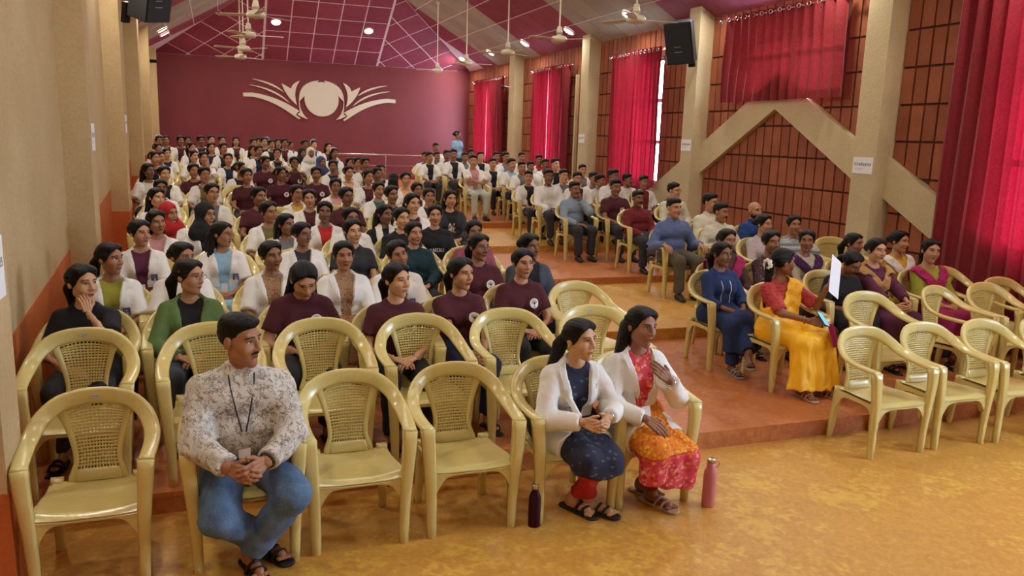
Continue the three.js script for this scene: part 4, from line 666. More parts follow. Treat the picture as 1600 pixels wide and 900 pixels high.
// colours and cloths
const C = { white: 0xd6d3cb, black: 0x141416, maroon: 0x4a141f, navy: 0x1a2140, grey: 0x6d6d70, skyblue: 0x8fb9d2, teal: 0x14646c, olive: 0x6f6232, peach: 0xd8a07c, pink: 0xc78d90, lavender: 0xb5a5bb, plum: 0x59233e, yellow: 0xc29a2c, red: 0xb01f22, charcoal: 0x2b2c30, lime: 0x93932f, rose: 0x8f4a58, denim: 0x3d4652, green: 0x5f7a45, deepteal: 0x12303a, brick: 0x7a2a2a, steel: 0x8494a3, crimson: 0x6e1822, cream: 0xc9c2aa, blue: 0x5a6b96, ivory: 0xd2cdb8, royal: 0x1d3c78, lilac: 0xbcaeb8, magenta: 0x9c1750, blackk: 0x1d1a1c, marigold: 0xe09a10, tan: 0xb48a54, purple: 0x3d1648, jeans: 0x5f7d9e, trouser: 0x2e3036, olivePant: 0x57503f, cloudPant: 0xb7bfb4, stole: 0xdedacb, brown: 0x4a2c22, navyk: 0x1b2f5c };
const fm = {}, weave = (r) => ({ bumpMap: rep(grainTex, 18, 18), bumpScale: 0.0006 });
const cloth = (name, o = {}) => fm[name] ??= pmat(C[name] ?? 0x888888, 0.88, { sheen: 0.25, sheenRoughness: 0.6, ...weave(), ...o });
const rs = (s) => { let q = s; return () => { q = (q * 1664525 + 1013904223) >>> 0; return q / 4294967296; }; };
const printTex = (bg, n, fn, sd, size = 512) => canvasTex(size, size, (c, w, h) => { c.fillStyle = bg; c.fillRect(0, 0, w, h); const r = rs(sd); for (let i = 0; i < n; i++) { const x = r() * w, y = r() * h; for (const dx of [-w, 0, w]) for (const dy of [-h, 0, h]) { if (x + dx > -70 && x + dx < w + 70 && y + dy > -70 && y + dy < h + 70) { c.save(); c.translate(x + dx, y + dy); fn(c, rs(sd * 99 + i * 31)); c.restore(); } } } }, [1, 1]);
const flower = (cols, s0, s1) => (c, r) => { const n = 5 + (r() * 3 | 0), s = s0 + r() * (s1 - s0); c.rotate(r() * 6); c.fillStyle = cols[r() * cols.length | 0]; for (let k = 0; k < n; k++) { c.rotate(6.283 / n); c.beginPath(); c.ellipse(s * 0.6, 0, s * 0.5, s * 0.26, 0, 0, 7); c.fill(); } };
const leafy = (cols, s0, s1) => (c, r) => { const s = s0 + r() * (s1 - s0); c.rotate(r() * 6); c.strokeStyle = c.fillStyle = cols[r() * cols.length | 0]; c.lineWidth = 2; c.beginPath(); c.moveTo(-s, 0); c.quadraticCurveTo(0, s * 0.5, s, 0); c.stroke(); for (let k = -2; k < 3; k++) { c.beginPath(); c.ellipse(k * s * 0.4, (k % 2 ? 1 : -1) * s * 0.22, s * 0.3, s * 0.14, k, 0, 7); c.fill(); } };
const pm = (name, tex, k, rough = 0.85) => { tex.repeat.set(k, k); fm[name] = pmat(0xffffff, rough, { map: tex, sheen: 0.2, sheenRoughness: 0.6, bumpMap: rep(grainTex, 18, 18), bumpScale: 0.0006 }); };
pm('floral', printTex('#cfcabf', 190, leafy(['#746b60', '#857b6f', '#625a50', '#93897e'], 13, 32), 3), 4.2);
pm('navyprint', printTex('#20233c', 46, (c, r) => { c.strokeStyle = '#6d7178'; c.lineWidth = 3; c.beginPath(); c.ellipse(0, 0, 13, 7, 0.2, 0, 7); c.stroke(); c.fillStyle = '#8d8a72'; c.fillRect(-4, -2, 8, 4); }, 5), 2.6);
pm('orangeprint', printTex('#d9780f', 260, flower(['#f0a420', '#e88a10', '#c8541a', '#f2b840'], 8, 20), 7), 3.4);
pm('pinkprint', printTex('#cf3a4a', 170, flower(['#e8a080', '#d96a70', '#b8222f', '#e8803a'], 9, 24), 8), 3.2);
pm('print', printTex('#9a7a58', 200, flower(['#6e3a2a', '#c09a6a', '#54402e', '#a8452e'], 6, 14), 9), 4);
pm('brownprint', printTex('#3a2226', 160, flower(['#80605a', '#5a3a38', '#a08a78'], 5, 12), 10), 4);
pm('creamprint', printTex('#b8ad98', 130, leafy(['#5a5a4a', '#7a6a58', '#8a8474'], 10, 24), 11), 4);
pm('lilacprint', printTex('#b9adb2', 130, leafy(['#8d7f88', '#a2949c', '#cfc6c8'], 12, 26), 12), 4);
pm('yellowprint', printTex('#c89a28', 150, flower(['#8a6418', '#e0c060', '#6a5020'], 6, 13), 13), 4);
pm('greystripe', canvasTex(64, 64, (c, w, h) => { c.fillStyle = '#aab0b0'; c.fillRect(0, 0, w, h); c.fillStyle = '#6f7c86'; c.fillRect(0, 0, w, 20); c.fillStyle = '#d0d2cc'; c.fillRect(0, 34, w, 8); }, [1, 1]), 14);
pm('checks', canvasTex(128, 128, (c, w, h) => { c.fillStyle = '#b03a3a'; c.fillRect(0, 0, w, h); c.fillStyle = '#a8103c'; c.fillRect(0, 0, 64, 64); c.fillRect(64, 64, 64, 64); c.fillStyle = '#c07030'; for (let i = 0; i < 4; i++) { c.fillRect(i * 32, 0, 3, h); c.fillRect(0, i * 32, w, 3); } }, [1, 1]), 9);
pm('patterned', printTex('#6a6870', 120, leafy(['#c8c4c4', '#3a3a44'], 8, 18), 14), 6);
fm.lilac = fm.lilacprint; C.blueh = 0x3b4a78;
pm('jeans', noiseTex(256, 8, 5, (v, o) => { const g = (v - 0.5) * 40 + (o[4] - 0.5) * 24; return [88 + g, 116 + g, 150 + g]; }, 71), 2.5, 0.9);
fm.saree = pmat(0xffc21c, 0.5, { sheen: 0.5, sheenRoughness: 0.4, ...weave() }); fm.coat = pmat(0xe6e4de, 0.85, { bumpMap: rep(grainTex, 12, 12), bumpScale: 0.0002 });
const SK = [0xb58361, 0xa2704e, 0x8e5f43, 0xc6966f, 0x7d5338].map(c => pmat(c, 0.5, { sheen: 0.0, bumpMap: rep(grainTex, 30, 30), bumpScale: 0.0003 })), LIP = [0x7a4038, 0x6c3630, 0x5c3028, 0x8a4a42, 0x53302a].map(c => pmat(c, 0.45));
M.hair = pmat(0x0b0807, 0.5, { specularIntensity: 0.55, bumpMap: rep(grainTex, 40, 6), bumpScale: 0.002 }); M.eye = mat(0xd8d2c8, 0.25); M.iris = mat(0x120a07, 0.2); M.brow = mat(0x0e0a08, 0.7); M.specs = mat(0x15110f, 0.3); M.bandW = mat(0xd8d8d8, 0.5); M.lanyard = mat(0x1d2230, 0.7); M.card = mat(0xd8d8d8, 0.5); M.sandal = mat(0x1a1412, 0.6); M.shoe = mat(0x1c1a1a, 0.5); M.sandalTan = mat(0xb08f74, 0.6); M.sandalGrey = mat(0x8a8a84, 0.6); M.gold = mat(0xb88a3a, 0.3, { metalness: 0.9 });
const emblemTex = canvasTex(256, 256, (c, w) => { c.clearRect(0, 0, w, w); c.fillStyle = '#e4e2dd'; c.beginPath(); c.arc(128, 128, 122, 0, 7); c.fill(); c.strokeStyle = c.fillStyle = '#4a141f'; c.lineCap = 'round'; c.lineWidth = 13; c.beginPath(); c.moveTo(128, 228); c.lineTo(128, 120); c.stroke(); c.lineWidth = 7; for (let k = -5; k <= 5; k++) { const a = -Math.PI / 2 + k * 0.3; c.beginPath(); c.moveTo(128, 150); c.quadraticCurveTo(128 + Math.cos(a) * 44, 112 + Math.sin(a) * 30, 128 + Math.cos(a) * 86, 116 + Math.sin(a) * 84); c.stroke(); } c.lineWidth = 9; c.beginPath(); c.moveTo(92, 224); c.quadraticCurveTo(128, 196, 164, 224); c.stroke(); });
M.emblemTee = mat(0xffffff, 0.8, { map: emblemTex });
const discPatch = (F, x, y, z, r, nu = 8) => { const ps = [], uv = [], idx = [], rings = 4, seg = 18; const add = (px, py) => { const t = hit(F, [px, py, z], [0, 0, -1], 0.5); ps.push(px, py, z - (t ?? 0.2) + 0.0025); uv.push(0.5 + (px - x) / r / 2, 0.5 + (py - y) / r / 2); }; add(x, y); for (let i = 1; i <= rings; i++) for (let k = 0; k < seg; k++) add(x + r * i / rings * Math.cos(k / seg * 6.2832), y + r * i / rings * Math.sin(k / seg * 6.2832)); for (let k = 0; k < seg; k++) { idx.push(0, 1 + k, 1 + (k + 1) % seg); for (let i = 1; i < rings; i++) { const a = 1 + (i - 1) * seg, b = 1 + i * seg, k2 = (k + 1) % seg; idx.push(a + k, b + k, b + k2, a + k, b + k2, a + k2); } } const g = new THREE.BufferGeometry(); g.setAttribute('position', new THREE.Float32BufferAttribute(ps, 3)); g.setAttribute('uv', new THREE.Float32BufferAttribute(uv, 2)); g.setIndex(idx); g.computeVertexNormals(); return g; };
const rectPatch = (F, x, y, w, h, nu = 8, nv = 8, z0 = 0.6) => patch(F, (s, t) => [x + (s - 0.5) * w, y + (t - 0.5) * h, z0], [0, 0, -1], nu, nv, 0.0035);
const amTex = canvasTex(512, 128, (c, w, h) => { c.fillStyle = '#141416'; c.fillRect(0, 0, w, h); c.fillStyle = '#dcd8d0'; c.font = 'bold 118px serif'; c.textAlign = 'center'; c.fillText('AMIRI', w / 2, 104); });
const boxTex = canvasTex(512, 512, (c, w, h) => { c.fillStyle = '#141416'; c.fillRect(0, 0, w, h); c.strokeStyle = '#b8b8b8'; c.lineWidth = 5; c.strokeRect(10, 20, 490, 96); c.beginPath(); c.moveTo(70, 20); c.lineTo(70, 116); c.moveTo(300, 500); c.lineTo(300, 190); c.lineTo(505, 190); c.stroke(); c.fillStyle = '#b8b8b8'; c.font = 'bold 26px sans-serif'; c.fillRect(190, 46, 210, 9); c.fillRect(220, 66, 190, 7); c.fillRect(170, 84, 120, 6); });
const blotTex = printTex('#121214', 30, flower(['#d8d0c8', '#b86a5a', '#e8e4dc', '#c8a890'], 12, 34), 17, 256);
const badgeTex = canvasTex(64, 80, (c, w, h) => { c.fillStyle = '#24387a'; c.fillRect(0, 0, w, h); c.strokeStyle = '#c8d0e8'; c.lineWidth = 4; c.strokeRect(14, 14, 36, 40); c.fillStyle = '#c8d0e8'; c.beginPath(); c.arc(32, 34, 10, 0, 7); c.fill(); c.fillRect(12, 64, 40, 5); });
M.amText = mat(0xffffff, 0.85, { map: amTex }); M.boxText = mat(0xffffff, 0.85, { map: boxTex }); M.blot = mat(0xffffff, 0.85, { map: blotTex }); M.badge = mat(0xffffff, 0.7, { map: badgeTex });

const cache = {}; const memo = (k, f) => cache[k] ??= f();
// one seated (or standing) figure; s: {sex, outfit, col, hair, pose, yaw, lod, skin, ...}
function person(label, pos, turn, scale, s, group) {
  const t = thing('person', label, 'person', pos, turn, group); t.scale.setScalar(scale);
  const lod = s.lod, h = LOD[lod].cloth, o = { sex: s.sex, lean: s.lean, pose: s.pose, yaw: s.yaw, pitch: s.pitch ?? (s.down ? 0.55 : 0.02), roll: s.roll || 0, wide: s.wide, legs: s.legs, down: s.down, stand: s.stand, armSide: s.armSide, hand: s.hand };
  const K = JSON.stringify([o, lod]), J = memo('J' + K, () => joints(o)), sk = s.skin ?? 0, hp = headParts(s.sex, lod), HK = JSON.stringify([o.sex, o.lean, o.pose, o.yaw, o.pitch, o.roll, o.down, o.stand, lod, o.wide, o.hand]);
  const at = (nm, g) => memo('h' + nm + HK, () => placeHead(g, J));
  const body = part('body', memo('b' + K, () => bodyGeo(J, lod)), SK[sk], t);
  for (const k of [0, 1]) { const e = part('eye', at('eye' + k, hp.eyes[k]), M.eye, t); part('iris', at('iris' + k, hp.iris[k]), M.iris, e); if (lod < 2) part('eyelid', at('lid' + k, hp.lids[k]), M.brow, t); part('eyebrow', at('brow' + k, hp.brows[k]), M.brow, t); } part('lips', at('lips', hp.lips), LIP[sk], t);
  const [hk, hc] = (s.hair || 'bun').split(':');
  if (hk === 'bald') part('beard', at('beard', hp.beard), M.brow, t);
  else part(hk === 'hijab' ? 'head_scarf' : 'hair', at('hair' + hk, hairGeo(hk, lod)), hk === 'hijab' ? (fm[hc] || cloth(hc === 'blue' ? 'blueh' : hc)) : M.hair, t);
  if (s.moustache) part('moustache', at('mous', hp.moustache), M.brow, t);
  if (s.glasses && lod < 2) part('glasses', at('glass', hp.glasses), M.specs, t);
  if (s.hairband) part('hairband', at('hband', hp.hairband), M.bandW, t);
  const F = {}, mk = (nm, key, fld, m, hh = h) => { const f = memo('f' + key + K, fld); F[nm] = f; return part(nm, memo('g' + key + K, () => fieldMesh(f, hh)), m, t); };
  const inner = fm[s.col] || cloth(s.col), u = s.outfit, pant = s.pant ? (fm[s.pant] || cloth(s.pant)) : cloth('trouser');
  let top;
  if (u === 'w' || u === 'W') {
    if (s.sex === 'M') mk('shirt', 'in', () => topField(J, 'short', 0.0125, { neckR: 0.066 }), inner, h * 1.2); else mk('tunic', 'in', () => topField(J, u === 'W' || s.longSleeve ? 'long' : 'short', 0.0125, { len: 0.88 }), inner, lod ? h * 1.2 : h);
    const c = mk('white_coat', 'co' + u, () => coatField(J, u === 'W'), fm.coat); top = F.white_coat;
    if (s.sex === 'F' && lod < 2 || s.skirt) if (s.hem) { mk('dress_skirt', 'skU', () => { const f = skirtField(J, 'kurta'), g = (x, y, z) => Math.max(f(x, y, z), 0.4 - y); g.b = f.b; return g; }, fm[s.skirt]); mk('dress_hem', 'skL', () => { const f = skirtField(J, 'kurta'), g = (x, y, z) => Math.max(f(x, y, z), y - 0.404); g.b = f.b; return g; }, fm[s.hem]); } else mk('skirt_of_tunic', 'sk', () => skirtField(J, 'tunic'), s.skirt ? fm[s.skirt] : inner, lod ? h * 1.4 : h);
    mk('trousers', u === 'W' && s.sex === 'F' ? 'lg' : 'pt', () => pantsField(J, u === 'W' && s.sex === 'F' ? 'legging' : 'pant'), pant, lod ? h * 1.5 : h);
    if (lod < 2) for (const sd of [-1, 1]) part('lapel', memo('lap' + u + sd + K, () => { const f = F.white_coat; return patch(f, (q, v) => { const yt = 0.42 - 0.25 * v + (J.m ? 0.025 : 0), w0 = 0.026 + 0.034 * ss(0.02, 0.36, yt) + 0.022 * ss(0.3, 0.45, yt), wd = (v < 0.36 ? 0.052 - 0.012 * v : 0.062 * (1 - v) / 0.64 + 0.006) , x = sd * (w0 - 0.006 + q * wd), b = J.T(x, yt, 0.26); return b; }, vnorm(vsub(J.T(0, 0, 0), J.T(0, 0, 1))), 5, 14, 0.007); }), fm.coat, t);
    if (s.badge) part('badge', memo('bdg' + K, () => rectPatch(F.white_coat, 0.105, J.T(0, 0.2)[1], 0.05, 0.06, 4, 4)), M.badge, t);
  } else if (u === 't') { const c = mk('tshirt', 'te', () => topField(J, 'short', 0.014, { len: 0.66, neckR: 0.07 }), inner); top = F.tshirt; mk('trousers', 'pt', () => pantsField(J, 'pant'), pant, lod ? h * 1.5 : h * 1.2); }
  else if (u === 'l') {
    if (s.jacket) { mk('tshirt', 'in', () => topField(J, 'short', 0.01, {}), cloth('black')); top = F.tshirt; mk('jacket', 'coJ', () => coatField(J, true), inner); } else { const nk = s.sex === 'M'; const ex = nk ? [rc(J.T(-0.055, 0.478, 0.0), J.T(0, 0.488, -0.062), 0.014), rc(J.T(0.055, 0.478, 0.0), J.T(0, 0.488, -0.062), 0.014), rc(J.T(-0.055, 0.478, 0.0), J.T(-0.03, 0.435, 0.065), 0.012), rc(J.T(0.055, 0.478, 0.0), J.T(0.03, 0.435, 0.065), 0.012)] : []; mk('shirt', 'lo' + (s.cuff || ''), () => topField(J, 'long', 0.017, { extra: ex, len: s.rolled ? 0.3 : 0.95, neckR: nk ? 0.058 : 0.068, neckUp: nk ? 0.03 : 0, fold: 0.014 }), inner); top = F.shirt; }
    mk('trousers', 'pt', () => pantsField(J, 'pant'), pant, lod ? h * 1.5 : h * 1.2);
  } else if (u === 'k') { mk('kurta', 'ku', () => topField(J, s.sleeve === 'short' ? 'short' : 'long', 0.014, { len: s.sleeve === 'short' ? 0.8 : 0.55, neckR: 0.076 }), inner); top = F.kurta; mk('kurta_skirt', 'ks', () => skirtField(J, 'kurta'), s.skirt ? (fm[s.skirt] || cloth(s.skirt)) : inner); mk('trousers', 'pt', () => pantsField(J, 'pant'), pant, lod ? h * 1.5 : h * 1.2); }
  else if (u === 's') { mk('blouse', 'bl', () => topField(J, 'short', 0.012, { len: 0.92, neckR: 0.085 }), fm.checks); top = F.blouse; mk('sari_drape', 'sa', () => skirtField(J, 'sari'), fm.saree); part('sari_shoulder_fold', memo('sf' + K, () => bandGeo(J, 0.034, (x, yt, zt) => Math.max(-(x * 0.9 - (yt - 0.24) * 0.8 + 0.11), -yt - 0.08) * 1.0, Math.min(h * 0.8, 0.011), 0.3)), fm.saree, t); }
  if (s.dup) part('dupatta', memo('dup' + K, () => bandGeo(J, 0.036, (x, yt, zt) => { const c = 0.2 + 1.25 * Math.abs(x); return zt > -0.02 ? Math.max(Math.abs(yt - c) - 0.085, -0.2) : Math.abs(yt - 0.33) - 0.06; }, Math.min(h * 0.85, 0.0105), 0.3)), fm[s.dup] || cloth(s.dup), t);
  if (s.stole) part('stole', memo('sto' + K, () => bandGeo(J, 0.04, (x, yt, zt) => zt > -0.02 ? Math.max(Math.abs(Math.abs(x) - 0.075) - 0.04, 0.0 - yt) : Math.max(Math.abs(x) - 0.1, 0.36 - yt), Math.min(h * 0.85, 0.0105))), cloth('stole'), t);
  if (s.emblem) { const q = J.T(0.08, 0.27); part('emblem_print', memo('emb' + K, () => discPatch(top, q[0], q[1], q[2] + 0.35, 0.042)), M.emblemTee, t); }
  if (s.lettering) { const q = J.T(0, 0.2); part('lettering', memo('let' + K, () => rectPatch(top, 0, q[1], 0.24, 0.06, 12, 3)), M.amText, t); }
  if (s.boxprint) { const q = J.T(0, 0.2); part('line_print', memo('bxp' + K, () => rectPatch(top, 0, q[1], 0.24, 0.2, 12, 10)), M.boxText, t); }
  if (s.blot) { const q = J.T(0, 0.2); part('flower_print', memo('blo' + K, () => rectPatch(top, 0, q[1], 0.1, 0.16, 6, 8)), M.blot, t); }
  if (s.lanyard && lod < 2) { const g = memo('lan' + K, () => { const b = []; for (const sd of [-1, 1]) { const pts = [[0.055, 0.46, -0.02], [0.06, 0.42, 0.1], [0.038, 0.3, 0.13], [0.01, 0.17, 0.13]].map(([x, y, z]) => { const p = J.T(sd * x, y + (J.m ? 0.025 : 0), z), tt = hit(top, [p[0], p[1], p[2] + 0.25], [0, 0, -1], 0.5); if (tt !== null && z > 0.05) p[2] = p[2] + 0.25 - tt + 0.005; return V(...p); }); b.push(new THREE.TubeGeometry(new THREE.CatmullRomCurve3(pts), 16, 0.004, 5)); } return merge(b); }); part('lanyard', g, M.lanyard, t); if (lod < 2) { const q = J.T(0.0, 0.1, 0.16); const c = box(-0.028, 0.028, -0.04, 0.04, -0.002, 0.002); const cc = part('id_card', c, M.card, t); cc.position.set(q[0], q[1], Math.max(q[2], J.T(0, 0.1, 0.18)[2])); cc.rotation.x = -0.3; } }
  // footwear
  const fk = s.shoes || (s.sex === 'M' ? 'shoe' : 'sandal');
  J.leg.forEach((l, li) => {
    if (fk === 'shoe') part('shoe', memo('sh' + li + K, () => { const P = [rc(vadd(l.a, [0, -0.035, -0.028]), l.toe, 0.04, 0.034), rc(vadd(l.a, [0, -0.01, -0.01]), vlerp(l.a, l.toe, 0.5), 0.04, 0.036)], b = bounds(P, 0.015), f = field(P, 0.02); return nets((x, y, z) => Math.max(f(x, y, z), 0.004 - y), b[0], b[1], lod ? 0.02 : 0.009); }), M.shoe, t);
    else {
      const d = vnorm([l.toe[0] - l.a[0], 0, l.toe[2] - l.a[2]]), sdv = [d[2], 0, -d[0]], y0 = Math.max(0.009, Math.min(l.a[1] - 0.072, l.toe[1] - 0.03));
      const so = part('sandal', memo('sd' + li + K, () => { const heel = vadd([l.a[0], y0, l.a[2]], d, -0.055), tip = vadd([l.toe[0], y0, l.toe[2]], d, 0.03), P = [rc(heel, vlerp(heel, tip, 0.5), 0.034, 0.036), rc(vlerp(heel, tip, 0.5), vadd(tip, d, -0.02), 0.036, 0.046)], f = field(P, 0.02), b = bounds(P, 0.01); return nets((x, y, z) => Math.max(f(x, y, z), Math.abs(y - y0) - 0.009), b[0], b[1], lod ? 0.017 : 0.0075); }), s.sandalM || M.sandal, t);
      if (lod < 2) for (const [o1, up] of [[0.012, 0.05], [-0.035, 0.062]]) part('strap', memo('st' + o1 + li + K, () => { const mid = vlerp(l.a, l.toe, 0.62); return new THREE.TubeGeometry(new THREE.CatmullRomCurve3([-1, -0.65, 0, 0.65, 1].map((q, i) => V(...vadd(vadd([mid[0], y0 + [0, 0.04, up, 0.04, 0][i], mid[2]], sdv, q * 0.043), d, o1 + 0.02 * (1 - Math.abs(q)))))), 10, 0.009, 6); }), s.sandalM || M.sandal, so);
    }
  });
  return { t, J, F };
}
